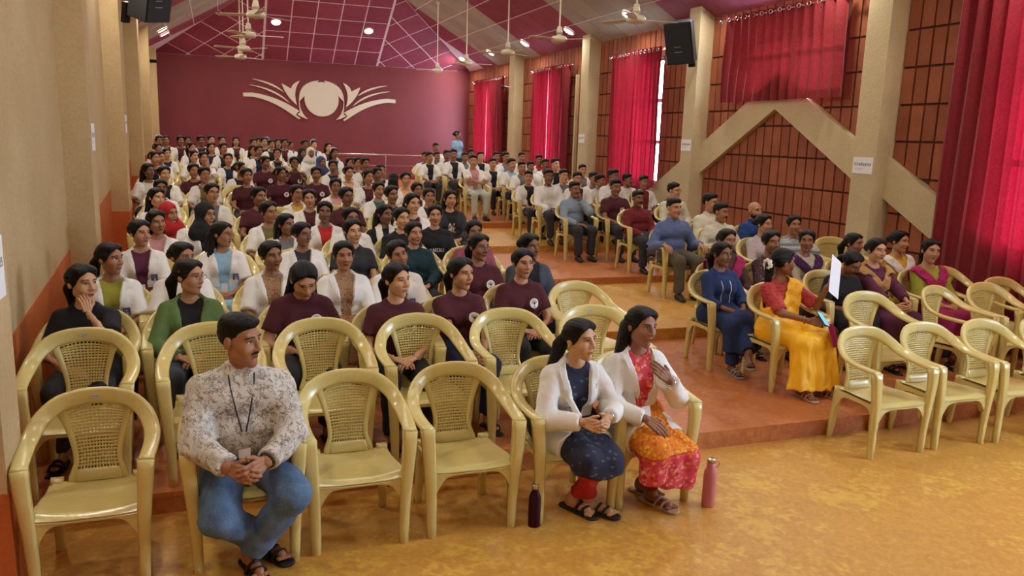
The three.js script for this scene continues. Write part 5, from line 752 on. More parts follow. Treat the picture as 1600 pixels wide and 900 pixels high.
const PEOPLE = [
  {"x":-1.125,"z":-21.527,"t":7,"k":1.0,"sex":"F","o":"w","c":"black","h":"bun","p":"lap","y":20,"lod":2,"l":"person in white coat over black, first from left wall, left row twenty","g":"left","w":"first from left wall, left row twenty"},
  {"x":-0.769,"z":-20.877,"t":7,"k":1.003,"sex":"F","o":"w","c":"maroon","h":"pony","p":"lap","y":20,"lod":2,"l":"person in white coat over maroon, first from left wall, left row nineteen","g":"left","w":"first from left wall, left row nineteen"},
  {"x":-0.651,"z":-22.178,"t":7,"k":0.989,"sex":"F","o":"w","c":"black","h":"bun","p":"lap","y":20,"lod":2,"l":"person in white coat over black, first from left wall, left row twenty-one","g":"left","w":"first from left wall, left row twenty-one"},
  {"x":-0.304,"z":-20.225,"t":7,"k":1.023,"sex":"F","o":"w","c":"black","h":"bun","p":"lap","y":20,"lod":2,"l":"person in white coat over black, second from left wall, left row eighteen","g":"left","w":"second from left wall, left row eighteen"},
  {"x":-0.086,"z":-21.525,"t":7,"k":1.027,"sex":"F","o":"w","c":"maroon","h":"bun","p":"lap","y":20,"lod":2,"l":"person in white coat over maroon, second from left wall, left row twenty","g":"left","w":"second from left wall, left row twenty"},
  {"x":0.163,"z":-20.875,"t":7,"k":1.027,"sex":"F","o":"w","c":"black","h":"bun","p":"lap","y":20,"lod":2,"l":"person in white coat over black, second from left wall, left row nineteen","g":"left","w":"second from left wall, left row nineteen"},
  {"x":0.515,"z":-22.177,"t":7,"k":1.005,"sex":"F","o":"w","c":"maroon","h":"long","p":"lap","y":0,"lod":2,"l":"person in white coat over maroon, second from left wall, left row twenty-one","g":"left","w":"second from left wall, left row twenty-one"},
  {"x":0.857,"z":-20.227,"t":7,"k":0.999,"sex":"F","o":"w","c":"maroon","h":"bun","p":"lap","y":20,"lod":2,"l":"person in white coat over maroon, third from left wall, left row eighteen","g":"left","w":"third from left wall, left row eighteen"},
  {"x":1.036,"z":-21.526,"t":7,"k":1.012,"sex":"F","o":"w","c":"black","h":"bun","p":"lap","y":20,"lod":2,"l":"person in white coat over black, third from left wall, left row twenty","g":"left","w":"third from left wall, left row twenty"},
  {"x":1.125,"z":-20.875,"t":7,"k":1.024,"sex":"F","o":"w","c":"black","h":"bun","p":"lap","y":20,"lod":2,"l":"person in white coat over black, third from left wall, left row nineteen","g":"left","w":"third from left wall, left row nineteen"},
  {"x":1.264,"z":-20.228,"t":7,"k":0.981,"sex":"F","o":"w","c":"black","h":"bun","p":"lap","y":20,"lod":2,"l":"person in white coat over black, fourth from left wall, left row eighteen","g":"left","w":"fourth from left wall, left row eighteen"},
  {"x":1.518,"z":-21.527,"t":7,"k":0.995,"sex":"F","o":"w","c":"maroon","h":"long","p":"lap","y":0,"lod":2,"l":"person in white coat over maroon, fourth from left wall, left row twenty","g":"left","w":"fourth from left wall, left row twenty"},
  {"x":1.61,"z":-20.877,"t":7,"k":1.008,"sex":"F","o":"w","c":"maroon","h":"bun","p":"lap","y":20,"lod":2,"l":"person in white coat over maroon, fourth from left wall, left row nineteen","g":"left","w":"fourth from left wall, left row nineteen"},
  {"x":1.872,"z":-22.181,"t":7,"k":0.948,"sex":"F","o":"w","c":"black","h":"bun","p":"lap","y":40,"lod":2,"l":"person in white coat over black, fourth from left wall, left row twenty-one","g":"left","w":"fourth from left wall, left row twenty-one"},
  {"x":2.039,"z":-20.227,"t":7,"k":1.0,"sex":"F","o":"w","c":"black","h":"bun","p":"lap","y":20,"lod":2,"l":"person in white coat over black, fifth from left wall, left row eighteen","g":"left","w":"fifth from left wall, left row eighteen"},
  {"x":2.685,"z":-20.881,"t":7,"k":0.947,"sex":"F","o":"w","c":"maroon","h":"long","p":"lap","y":20,"lod":2,"l":"person in white coat over maroon, fifth from left wall, left row nineteen","g":"left","w":"fifth from left wall, left row nineteen"},
  {"x":-1.203,"z":-20.227,"t":7,"k":1.0,"sex":"F","o":"w","c":"skyblue","h":"bun","p":"lap","y":20,"lod":2,"e":"hairband","l":"person in white coat over sky blue, first from left wall, left row eighteen","g":"left","w":"first from left wall, left row eighteen"},
  {"x":1.275,"z":-22.175,"t":7,"k":1.024,"sex":"F","o":"w","c":"grey","h":"hijab:patterned","p":"lap","y":20,"lod":2,"l":"person in white coat and patterned headscarf, third from left wall, left row twenty-one","g":"left","w":"third from left wall, left row twenty-one"},
  {"x":2.395,"z":-21.528,"t":7,"k":0.987,"sex":"F","o":"w","c":"teal","h":"bun","p":"lap","y":20,"lod":2,"e":"hairband","l":"person in white coat over teal, fifth from left wall, left row twenty","g":"left","w":"fifth from left wall, left row twenty"},
  {"x":-0.492,"z":-19.227,"t":6,"k":1.003,"sex":"F","o":"w","c":"black","h":"pony","p":"lap","y":40,"lod":2,"l":"person in white coat over black, first from left wall, left row seventeen","g":"left","w":"first from left wall, left row seventeen"},
  {"x":-0.083,"z":-19.326,"t":6,"k":1.011,"sex":"F","o":"w","c":"navy","h":"long","p":"lap","y":20,"lod":2,"l":"person in white coat over navy, second from left wall, left row seventeen","g":"left","w":"second from left wall, left row seventeen"},
  {"x":0.165,"z":-18.526,"t":6,"k":1.02,"sex":"F","o":"w","c":"black","h":"bun","p":"lap","y":20,"lod":2,"l":"person in white coat over black, second from left wall, left row sixteen","g":"left","w":"second from left wall, left row sixteen"},
  {"x":0.792,"z":-19.128,"t":6,"k":0.983,"sex":"F","o":"w","c":"black","h":"long","p":"lap","y":20,"lod":2,"l":"person in white coat over black, third from left wall, left row sixteen","g":"left","w":"third from left wall, left row sixteen"},
  {"x":0.868,"z":-18.127,"t":6,"k":0.996,"sex":"F","o":"w","c":"navy","h":"bun","p":"lap","y":20,"lod":2,"l":"person in white coat over navy, second from left wall, left row fifteen","g":"left","w":"second from left wall, left row fifteen"},
  {"x":-1.176,"z":-19.129,"t":6,"k":0.976,"sex":"F","o":"w","c":"black","h":"bun","p":"lap","y":40,"lod":2,"l":"person in white coat over black, first from left wall, left row sixteen","g":"left","w":"first from left wall, left row sixteen"},
  {"x":1.214,"z":-17.63,"t":6,"k":0.967,"sex":"F","o":"w","c":"black","h":"bun","p":"pray","y":0,"lod":2,"l":"person in white coat over black, third from left wall, left row fifteen","g":"left","w":"third from left wall, left row fifteen"},
  {"x":1.839,"z":-18.83,"t":6,"k":0.961,"sex":"F","o":"w","c":"black","h":"hijab:black","p":"lap","y":20,"lod":2,"l":"person in white coat and black headscarf, fourth from left wall, left row sixteen","g":"left","w":"fourth from left wall, left row sixteen"},
  {"x":1.918,"z":-17.728,"t":6,"k":0.991,"sex":"F","o":"w","c":"white","h":"hijab:white","p":"lap","y":0,"lod":2,"l":"person in white coat and white headscarf, fourth from left wall, left row fifteen","g":"left","w":"fourth from left wall, left row fifteen"},
  {"x":2.456,"z":-18.129,"t":6,"k":0.98,"sex":"F","o":"w","c":"teal","h":"long","p":"lap","y":20,"lod":2,"e":"hairband","l":"person in white coat over teal, fifth from left wall, left row fifteen","g":"left","w":"fifth from left wall, left row fifteen"},
  {"x":-0.911,"z":-17.633,"t":6,"k":0.92,"sex":"F","o":"w","c":"navy","h":"bun","p":"lap","y":20,"lod":2,"l":"person in white coat over navy, first from left wall, left row fifteen","g":"left","w":"first from left wall, left row fifteen"},
  {"x":-0.993,"z":-15.227,"t":5,"k":1.006,"sex":"F","o":"w","c":"black","h":"bun","p":"lap","y":40,"lod":2,"l":"person in white coat over black, first from left wall, left row twelve","g":"left","w":"first from left wall, left row twelve"},
  {"x":-0.966,"z":-16.328,"t":5,"k":0.984,"sex":"F","o":"w","c":"black","h":"bun","p":"lap","y":40,"lod":2,"l":"person in white coat over black, first from left wall, left row thirteen","g":"left","w":"first from left wall, left row thirteen"},
  {"x":-0.403,"z":-16.827,"t":5,"k":1.002,"sex":"F","o":"w","c":"black","h":"bun","p":"lap","y":40,"lod":2,"l":"person in white coat over black, first from left wall, left row fourteen","g":"left","w":"first from left wall, left row fourteen"},
  {"x":-0.206,"z":-15.827,"t":5,"k":1.003,"sex":"F","o":"w","c":"maroon","h":"pony","p":"chin","y":20,"lod":2,"l":"person in white coat over maroon, second from left wall, left row thirteen","g":"left","w":"second from left wall, left row thirteen"},
  {"x":0.228,"z":-16.129,"t":5,"k":0.981,"sex":"F","o":"w","c":"navy","h":"bun","p":"lap","y":0,"lod":2,"l":"person in white coat over navy, third from left wall, left row thirteen","g":"left","w":"third from left wall, left row thirteen"},
  {"x":2.576,"z":-16.732,"t":5,"k":0.934,"sex":"F","o":"w","c":"black","h":"long","p":"lap","y":20,"lod":2,"l":"person in white coat over black, second from left wall, left row fourteen","g":"left","w":"second from left wall, left row fourteen"},
  {"x":2.586,"z":-15.83,"t":5,"k":0.967,"sex":"F","o":"w","c":"black","h":"bun","p":"lap","y":20,"lod":2,"l":"person in white coat over black, fifth from left wall, left row thirteen","g":"left","w":"fifth from left wall, left row thirteen"},
  {"x":2.589,"z":-14.978,"t":5,"k":0.987,"sex":"F","o":"w","c":"olive","h":"bun","p":"lap","y":20,"lod":2,"l":"person in white coat over olive, fifth from left wall, left row twelve","g":"left","w":"fifth from left wall, left row twelve"},
  {"x":0.818,"z":-14.929,"t":5,"k":0.979,"sex":"F","o":"t","c":"maroon","h":"bun","p":"lap","y":40,"lod":2,"e":"emblem","l":"person in maroon T-shirt, second from left wall, left row twelve","g":"left","w":"second from left wall, left row twelve"},
  {"x":1.323,"z":-14.929,"t":5,"k":0.978,"sex":"F","o":"t","c":"maroon","h":"bun","p":"pray","y":0,"lod":2,"e":"emblem","l":"person in maroon T-shirt, third from left wall, left row twelve","g":"left","w":"third from left wall, left row twelve"},
  {"x":1.914,"z":-15.93,"t":5,"k":0.963,"sex":"F","o":"w","c":"navy","h":"hijab:blue","p":"lap","y":20,"lod":2,"l":"person in white coat and blue headscarf, fourth from left wall, left row thirteen","g":"left","w":"fourth from left wall, left row thirteen"},
  {"x":1.999,"z":-14.932,"t":5,"k":0.937,"sex":"F","o":"w","c":"navy","h":"pony","p":"chin","y":0,"lod":2,"l":"person in white coat over navy, fourth from left wall, left row twelve","g":"left","w":"fourth from left wall, left row twelve"},
  {"x":-0.966,"z":-13.428,"t":4,"k":0.981,"sex":"F","o":"w","c":"white","h":"long","p":"lap","y":40,"lod":2,"l":"person in white coat over white, first from left wall, left row ten","g":"left","w":"first from left wall, left row ten"},
  {"x":-0.699,"z":-12.629,"t":4,"k":0.979,"sex":"F","o":"w","c":"black","h":"bun","p":"lap","y":20,"lod":2,"e":"glasses","l":"person in white coat over black, first from left wall, left row nine","g":"left","w":"first from left wall, left row nine"},
  {"x":-0.165,"z":-12.629,"t":4,"k":0.977,"sex":"F","o":"w","c":"olive","h":"bun","p":"lap","y":20,"lod":2,"l":"person in white coat over olive, second from left wall, left row nine","g":"left","w":"second from left wall, left row nine"},
  {"x":2.109,"z":-13.829,"t":4,"k":0.979,"sex":"F","o":"w","c":"peach","h":"bun","p":"lap","y":20,"lod":2,"l":"person in white coat over peach, second from left wall, left row eleven","g":"left","w":"second from left wall, left row eleven"},
  {"x":2.208,"z":-12.479,"t":4,"k":0.98,"sex":"F","o":"w","c":"maroon","h":"bun","p":"lap","y":20,"lod":2,"l":"person in white coat over maroon, fourth from left wall, left row nine","g":"left","w":"fourth from left wall, left row nine"},
  {"x":2.769,"z":-14.428,"t":4,"k":0.991,"sex":"F","o":"w","c":"black","h":"long","p":"lap","y":20,"lod":2,"l":"person in white coat over black, fourth from left wall, left row eleven","g":"left","w":"fourth from left wall, left row eleven"},
  {"x":-0.335,"z":-13.628,"t":4,"k":0.982,"sex":"F","o":"t","c":"maroon","h":"bun","p":"lap","y":20,"lod":2,"l":"person in maroon T-shirt, second from left wall, left row ten","g":"left","w":"second from left wall, left row ten"},
  {"x":0.375,"z":-14.127,"t":4,"k":0.999,"sex":"F","o":"w","c":"black","h":"bun","p":"lap","y":60,"lod":2,"l":"person in white coat over black, first from left wall, left row eleven","g":"left","w":"first from left wall, left row eleven"},
  {"x":0.42,"z":-12.529,"t":4,"k":0.973,"sex":"F","o":"t","c":"maroon","h":"bun","p":"lap","y":20,"lod":2,"l":"person in maroon T-shirt, third from left wall, left row nine","g":"left","w":"third from left wall, left row nine"},
  {"x":0.947,"z":-13.129,"t":4,"k":0.977,"sex":"F","o":"t","c":"maroon","h":"bun","p":"lap","y":40,"lod":2,"e":"emblem glasses","l":"person in maroon T-shirt, third from left wall, left row ten","g":"left","w":"third from left wall, left row ten"},
  {"x":1.508,"z":-13.229,"t":4,"k":0.98,"sex":"F","o":"t","c":"maroon","h":"bun","p":"lap","y":0,"lod":2,"e":"emblem","l":"person in maroon T-shirt, fourth from left wall, left row ten","g":"left","w":"fourth from left wall, left row ten"},
  {"x":2.609,"z":-13.88,"t":4,"k":0.963,"sex":"F","o":"w","c":"black","h":"bun","p":"lap","y":20,"lod":2,"l":"person in white coat over black, third from left wall, left row eleven","g":"left","w":"third from left wall, left row eleven"},
  {"x":2.744,"z":-13.133,"t":4,"k":0.92,"sex":"F","o":"w","c":"black","h":"long","p":"lap","y":160,"lod":2,"l":"person in white coat over black, fifth from left wall, left row ten","g":"left","w":"fifth from left wall, left row ten"},
  {"x":2.802,"z":-12.48,"t":4,"k":0.959,"sex":"F","o":"w","c":"peach","h":"bun","p":"lap","y":0,"lod":2,"l":"person in white coat over peach, fifth from left wall, left row nine","g":"left","w":"fifth from left wall, left row nine"},
  {"x":-0.676,"z":-11.229,"t":3,"k":0.97,"sex":"F","o":"w","c":"white","h":"bun","p":"lap","y":13,"lod":1,"l":"person in white coat over white, first from left wall, left row seven","g":"left","w":"first from left wall, left row seven"},
  {"x":-0.65,"z":-9.931,"t":3,"k":0.952,"sex":"F","o":"w","c":"lavender","h":"long","p":"lap","y":39,"lod":1,"l":"person in white coat over lavender, first from left wall, left row six","g":"left","w":"first from left wall, left row six"},
  {"x":-0.056,"z":-10.342,"t":3,"k":0.981,"sex":"F","o":"w","c":"grey","h":"bun","p":"lap","y":25,"lod":1,"e":"glasses","l":"person in white coat over grey with glasses, second from left wall, left row six","g":"left","w":"second from left wall, left row six"},
  {"x":1.052,"z":-9.981,"t":3,"k":0.949,"sex":"F","o":"w","c":"maroon","h":"bun","p":"lap","y":-1,"lod":1,"l":"person in white coat over maroon, fourth from left wall, left row six","g":"left","w":"fourth from left wall, left row six"},
  {"x":0.987,"z":-10.831,"t":3,"k":0.947,"sex":"F","o":"w","c":"yellow","h":"bun","p":"lap","y":20,"lod":1,"e":"glasses","l":"person in white coat over yellow with glasses, second from left wall, left row seven","g":"left","w":"second from left wall, left row seven"},
  {"x":2.14,"z":-11.229,"t":3,"k":0.968,"sex":"F","o":"w","c":"teal","h":"bun","p":"lap","y":9,"lod":1,"l":"person in white coat over teal, third from left wall, left row seven","g":"left","w":"third from left wall, left row seven"},
  {"x":2.117,"z":-10.229,"t":3,"k":0.98,"sex":"F","o":"w","c":"black","h":"bun","p":"lap","y":18,"lod":1,"l":"person in white coat over black, sixth from left wall, left row six","g":"left","w":"sixth from left wall, left row six"},
  {"x":2.786,"z":-11.631,"t":3,"k":0.947,"sex":"F","o":"w","c":"maroon","h":"bun","p":"lap","y":7,"lod":1,"l":"person in white coat over maroon, second from left wall, left row eight","g":"left","w":"second from left wall, left row eight"},
  {"x":2.722,"z":-10.682,"t":3,"k":0.928,"sex":"F","o":"w","c":"black","h":"bun","p":"lap","y":1,"lod":1,"l":"person in white coat over black, fourth from left wall, left row seven","g":"left","w":"fourth from left wall, left row seven"},
  {"x":1.609,"z":-11.745,"t":3,"k":0.981,"sex":"F","o":"w","c":"pink","h":"bun","p":"lap","y":2,"lod":1,"e":"glasses","l":"person in white coat over pink with glasses, first from left wall, left row eight","g":"left","w":"first from left wall, left row eight"},
  {"x":0.463,"z":-9.929,"t":3,"k":0.971,"sex":"F","o":"t","c":"maroon","h":"bun","p":"lap","y":32,"lod":1,"l":"person in maroon T-shirt, third from left wall, left row six","g":"left","w":"third from left wall, left row six"},
  {"x":1.492,"z":-9.929,"t":3,"k":0.976,"sex":"F","o":"t","c":"maroon","h":"bun","p":"lap","y":22,"lod":1,"e":"glasses emblem","l":"person in maroon T-shirt with glasses, fifth from left wall, left row six","g":"left","w":"fifth from left wall, left row six"},
  {"x":2.174,"z":-9.274,"t":2,"k":1.036,"sex":"F","o":"w","c":"maroon","h":"long","p":"lap","y":12,"lod":1,"e":"lanyard","l":"person in white coat over maroon, fifth from left wall, left row five","g":"left","w":"fifth from left wall, left row five"},
  {"x":2.796,"z":-9.88,"t":3,"k":0.955,"sex":"F","o":"l","c":"charcoal","h":"long","p":"lap","y":9,"lod":1,"e":"jacket print","l":"person in charcoal jacket, seventh from left wall, left row six","g":"left","w":"seventh from left wall, left row six"},
  {"x":-0.479,"z":-9.08,"t":2,"k":0.955,"sex":"F","o":"w","c":"red","h":"hijab:red","p":"lap","y":38,"lod":1,"e":"glasses","l":"person in white coat and red headscarf with glasses, first from left wall, left row five","g":"left","w":"first from left wall, left row five"},
  {"x":-0.55,"z":-8.231,"t":2,"k":0.953,"sex":"F","o":"w","c":"pink","h":"long","p":"lap","y":29,"lod":1,"l":"person in white coat over pink, first from left wall, left row four","g":"left","w":"first from left wall, left row four"},
  {"x":-0.626,"z":-7.431,"t":2,"k":0.947,"sex":"F","o":"w","c":"plum","h":"bun","p":"lap","y":35,"lod":1,"e":"badge lanyard","l":"person in white coat over plum, first from left wall, left row three","g":"left","w":"first from left wall, left row three"},
  {"x":-0.114,"z":-8.528,"t":2,"k":0.991,"sex":"F","o":"w","c":"black","h":"hijab:black","p":"lap","y":41,"lod":1,"e":"glasses","l":"person in white coat and black headscarf with glasses, second from left wall, left row four","g":"left","w":"second from left wall, left row four"},
  {"x":0.032,"z":-7.432,"t":2,"k":0.93,"sex":"F","o":"w","c":"skyblue","h":"long","p":"lap","y":55,"lod":1,"e":"glasses lanyard badge","l":"person in white coat over sky blue with glasses, second from left wall, left row three","g":"left","w":"second from left wall, left row three"},
  {"x":0.516,"z":-8.901,"t":2,"k":0.981,"sex":"F","o":"w","c":"olive","h":"bun","p":"lap","y":32,"lod":1,"e":"glasses lanyard","l":"person in white coat over olive with glasses, second from left wall, left row five","g":"left","w":"second from left wall, left row five"},
  {"x":0.644,"z":-8.283,"t":2,"k":0.92,"sex":"F","o":"w","c":"grey","h":"long","p":"lap","y":36,"lod":1,"l":"person in white coat over grey, third from left wall, left row four","g":"left","w":"third from left wall, left row four"},
  {"x":0.718,"z":-7.433,"t":2,"k":0.923,"sex":"F","o":"w","c":"charcoal","h":"bun","p":"lap","y":35,"lod":1,"e":"glasses","l":"person in white coat over charcoal with glasses, third from left wall, left row three","g":"left","w":"third from left wall, left row three"},
  {"x":1.1,"z":-8.892,"t":2,"k":0.981,"sex":"F","o":"w","c":"red","h":"bun","p":"lap","y":-2,"lod":1,"e":"lanyard","l":"person in white coat over red, third from left wall, left row five","g":"left","w":"third from left wall, left row five"},
  {"x":1.176,"z":-7.431,"t":2,"k":0.946,"sex":"F","o":"t","c":"charcoal","h":"bun","p":"lap","y":16,"lod":1,"l":"person in charcoal T-shirt, fourth from left wall, left row three","g":"left","w":"fourth from left wall, left row three"},
  {"x":1.298,"z":-8.329,"t":2,"k":0.97,"sex":"F","o":"w","c":"charcoal","h":"bun","p":"lap","y":16,"lod":1,"l":"person in white coat over charcoal, fourth from left wall, left row four","g":"left","w":"fourth from left wall, left row four"},
  {"x":1.77,"z":-8.931,"t":2,"k":0.951,"sex":"F","o":"l","c":"black","h":"long","p":"lap","y":29,"lod":1,"e":"stole:white","l":"person in black shirt, fourth from left wall, left row five","g":"left","w":"fourth from left wall, left row five"},
  {"x":1.819,"z":-8.279,"t":2,"k":0.972,"sex":"F","o":"l","c":"black","h":"bun","p":"lap","y":18,"lod":1,"l":"person in black shirt, fifth from left wall, left row four","g":"left","w":"fifth from left wall, left row four"},
  {"x":1.759,"z":-7.433,"t":2,"k":0.924,"sex":"F","o":"l","c":"deepteal","h":"bun","p":"lap","y":12,"lod":1,"l":"person in dark teal shirt, fifth from left wall, left row three","g":"left","w":"fifth from left wall, left row three"},
  {"x":2.271,"z":-8.629,"t":2,"k":0.97,"sex":"F","o":"l","c":"black","h":"bun","p":"lap","y":-5,"lod":1,"e":"lettering","l":"person in black shirt, sixth from left wall, left row four","g":"left","w":"sixth from left wall, left row four"},
  {"x":-0.765,"z":-6.528,"t":1,"k":0.981,"sex":"F","o":"w","c":"lime","h":"pony","p":"lap","y":52,"lod":1,"e":"badge","l":"person in white coat over lime, first from left wall, left row two","g":"left","w":"first from left wall, left row two"},
  {"x":-0.269,"z":-6.524,"t":1,"k":0.981,"sex":"F","o":"w","c":"white","h":"bun","p":"lap","y":42,"lod":1,"l":"person in white coat over white, second from left wall, left row two","g":"left","w":"second from left wall, left row two"},
  {"x":0.392,"z":-6.535,"t":1,"k":0.981,"sex":"F","o":"w","c":"print","h":"bun","p":"lap","y":22,"lod":1,"l":"person in white coat over printed, third from left wall, left row two","g":"left","w":"third from left wall, left row two"},
  {"x":0.951,"z":-6.459,"t":1,"k":0.981,"sex":"F","o":"w","c":"print","h":"bun","p":"lap","y":2,"lod":1,"l":"person in white coat over printed, fourth from left wall, left row two","g":"left","w":"fourth from left wall, left row two"},
  {"x":1.395,"z":-6.471,"t":1,"k":0.981,"sex":"F","o":"w","c":"maroon","h":"bun","p":"lap","y":8,"lod":1,"e":"tilt badge","l":"person in white coat over maroon, fifth from left wall, left row two","g":"left","w":"fifth from left wall, left row two"},
  {"x":2.17,"z":-6.677,"t":1,"k":0.998,"sex":"F","o":"t","c":"maroon","h":"pony","p":"lap","y":22,"lod":1,"e":"emblem glasses","l":"person in maroon T-shirt with glasses, sixth from left wall, left row two","g":"left","w":"sixth from left wall, left row two"},
  {"x":2.338,"z":-7.382,"t":2,"k":0.935,"sex":"F","o":"l","c":"rose","h":"bun","p":"lap","y":3,"lod":1,"l":"person in rose shirt, sixth from left wall, left row three","g":"left","w":"sixth from left wall, left row three"},
  {"x":2.651,"z":-6.677,"t":1,"k":0.996,"sex":"F","o":"l","c":"denim","h":"bun","p":"lap","y":24,"lod":1,"e":"jacket","l":"person in denim jacket, seventh from left wall, left row two","g":"left","w":"seventh from left wall, left row two"},
  {"x":-0.811,"z":-5.592,"t":1,"k":0.981,"sex":"F","o":"t","c":"black","h":"pony","p":"nose","y":43,"lod":1,"lean":0.1,"e":"boxprint","l":"person in black T-shirt, first from left wall, left row one","g":"left","w":"first from left wall, left row one"},
  {"x":-0.195,"z":-5.725,"t":1,"k":0.981,"sex":"F","o":"l","c":"green","h":"pony","p":"lap","y":52,"lod":1,"lean":0.1,"e":"glasses jacket","l":"person in green jacket with glasses, second from left wall, left row one","g":"left","w":"second from left wall, left row one"},
  {"x":0.523,"z":-5.628,"t":1,"k":1.03,"sex":"F","o":"t","c":"maroon","h":"long","p":"lap","y":5,"lod":1,"lean":0.3,"e":"emblem down","l":"person in maroon T-shirt, third from left wall, left row one","g":"left","w":"third from left wall, left row one"},
  {"x":1.139,"z":-5.369,"t":1,"k":0.981,"sex":"F","o":"t","c":"maroon","h":"pony","p":"lap","y":28,"lod":1,"lean":0.1,"e":"emblem","l":"person in maroon T-shirt, fourth from left wall, left row one","g":"left","w":"fourth from left wall, left row one"},
  {"x":1.649,"z":-5.549,"t":1,"k":0.981,"sex":"F","o":"t","c":"maroon","h":"pony","p":"knees","y":23,"lod":1,"lean":0.1,"e":"emblem necklace","l":"person in maroon T-shirt, fifth from left wall, left row one","g":"left","w":"fifth from left wall, left row one"},
  {"x":2.279,"z":-5.937,"t":1,"k":0.981,"sex":"F","o":"t","c":"maroon","h":"bun","p":"lap","y":4,"lod":1,"lean":0.1,"e":"emblem","l":"person in maroon T-shirt, sixth from left wall, left row one","g":"left","w":"sixth from left wall, left row one"},
  {"x":4.58,"z":-18.431,"t":6,"k":0.928,"sex":"M","o":"w","c":"black","h":"short","p":"lap","y":0,"lod":2,"l":"person in white coat over black, first from aisle, right row fourteen","g":"right","w":"first from aisle, right row fourteen"},
  {"x":4.46,"z":-17.53,"t":6,"k":0.939,"sex":"M","o":"w","c":"black","h":"short","p":"lap","y":20,"lod":2,"l":"person in white coat over black, first from aisle, right row thirteen","g":"right","w":"first from aisle, right row thirteen"},
  {"x":5.335,"z":-20.327,"t":7,"k":0.983,"sex":"M","o":"w","c":"black","h":"short","p":"lap","y":0,"lod":2,"l":"person in white coat over black, first from aisle, right row sixteen","g":"right","w":"first from aisle, right row sixteen"},
  {"x":5.082,"z":-19.232,"t":6,"k":0.92,"sex":"M","o":"w","c":"grey","h":"short","p":"lap","y":0,"lod":2,"l":"person in white coat over grey, first from aisle, right row fifteen","g":"right","w":"first from aisle, right row fifteen"},
  {"x":4.993,"z":-18.028,"t":6,"k":0.974,"sex":"M","o":"w","c":"grey","h":"short","p":"lap","y":0,"lod":2,"l":"person in white coat over grey, second from aisle, right row thirteen","g":"right","w":"second from aisle, right row thirteen"},
  {"x":5.018,"z":-17.526,"t":6,"k":1.001,"sex":"M","o":"w","c":"black","h":"short","p":"lap","y":-20,"lod":2,"l":"person in white coat over black, third from aisle, right row thirteen","g":"right","w":"third from aisle, right row thirteen"},
  {"x":5.483,"z":-18.23,"t":6,"k":0.938,"sex":"M","o":"w","c":"grey","h":"short","p":"lap","y":0,"lod":2,"l":"person in white coat over grey, second from aisle, right row fourteen","g":"right","w":"second from aisle, right row fourteen"},
  {"x":5.915,"z":-19.126,"t":6,"k":0.99,"sex":"M","o":"w","c":"grey","h":"short","p":"lap","y":0,"lod":2,"l":"person in white coat over grey, second from aisle, right row fifteen","g":"right","w":"second from aisle, right row fifteen"},
  {"x":5.908,"z":-18.329,"t":6,"k":0.957,"sex":"M","o":"w","c":"black","h":"short","p":"lap","y":0,"lod":2,"l":"person in white coat over black, third from aisle, right row fourteen","g":"right","w":"third from aisle, right row fourteen"},
  {"x":4.863,"z":-15.523,"t":5,"k":1.029,"sex":"M","o":"w","c":"pink","h":"short","p":"cross","y":-20,"lod":2,"l":"person in white coat over pink, first from aisle, right row ten","g":"right","w":"first from aisle, right row ten"},
  {"x":5.642,"z":-16.629,"t":5,"k":0.957,"sex":"M","o":"w","c":"black","h":"short","p":"lap","y":0,"lod":2,"l":"person in white coat over black, first from aisle, right row twelve","g":"right","w":"first from aisle, right row twelve"},
  {"x":6.377,"z":-18.529,"t":6,"k":0.96,"sex":"M","o":"w","c":"grey","h":"short","p":"lap","y":0,"lod":2,"l":"person in white coat over grey, fourth from aisle, right row fourteen","g":"right","w":"fourth from aisle, right row fourteen"},
  {"x":6.323,"z":-17.728,"t":6,"k":0.969,"sex":"M","o":"w","c":"grey","h":"short","p":"lap","y":20,"lod":2,"l":"person in white coat over grey, fourth from aisle, right row thirteen","g":"right","w":"fourth from aisle, right row thirteen"},
  {"x":5.744,"z":-15.727,"t":5,"k":0.979,"sex":"M","o":"w","c":"skyblue","h":"short","p":"lap","y":20,"lod":2,"l":"person in white coat over sky blue, first from aisle, right row eleven","g":"right","w":"first from aisle, right row eleven"},
  {"x":6.946,"z":-18.328,"t":6,"k":0.963,"sex":"M","o":"w","c":"grey","h":"short","p":"lap","y":0,"lod":2,"l":"person in white coat over grey, fifth from aisle, right row fourteen","g":"right","w":"fifth from aisle, right row fourteen"},
  {"x":5.67,"z":-14.929,"t":5,"k":0.952,"sex":"M","o":"w","c":"grey","h":"short","p":"lap","y":0,"lod":2,"l":"person in white coat over grey, second from aisle, right row ten","g":"right","w":"second from aisle, right row ten"},
  {"x":6.25,"z":-15.931,"t":5,"k":0.933,"sex":"M","o":"w","c":"white","h":"short","p":"lap","y":0,"lod":2,"l":"person in white coat over white, second from aisle, right row eleven","g":"right","w":"second from aisle, right row eleven"},
  {"x":7.117,"z":-17.631,"t":6,"k":0.934,"sex":"M","o":"w","c":"red","h":"short","p":"lap","y":0,"lod":2,"l":"person in white coat over red, fifth from aisle, right row thirteen","g":"right","w":"fifth from aisle, right row thirteen"},
  {"x":6.954,"z":-16.829,"t":5,"k":0.959,"sex":"M","o":"w","c":"black","h":"short","p":"lap","y":0,"lod":2,"l":"person in white coat over black, second from aisle, right row twelve","g":"right","w":"second from aisle, right row twelve"},
  {"x":6.635,"z":-15.526,"t":5,"k":1.002,"sex":"M","o":"w","c":"black","h":"short","p":"chin","y":20,"lod":2,"l":"person in white coat over black, third from aisle, right row ten","g":"right","w":"third from aisle, right row ten"},
  {"x":5.243,"z":-13.43,"t":4,"k":0.946,"sex":"M","o":"w","c":"black","h":"short","p":"lap","y":-20,"lod":2,"l":"person in white coat over black, first from aisle, right row nine","g":"right","w":"first from aisle, right row nine"},
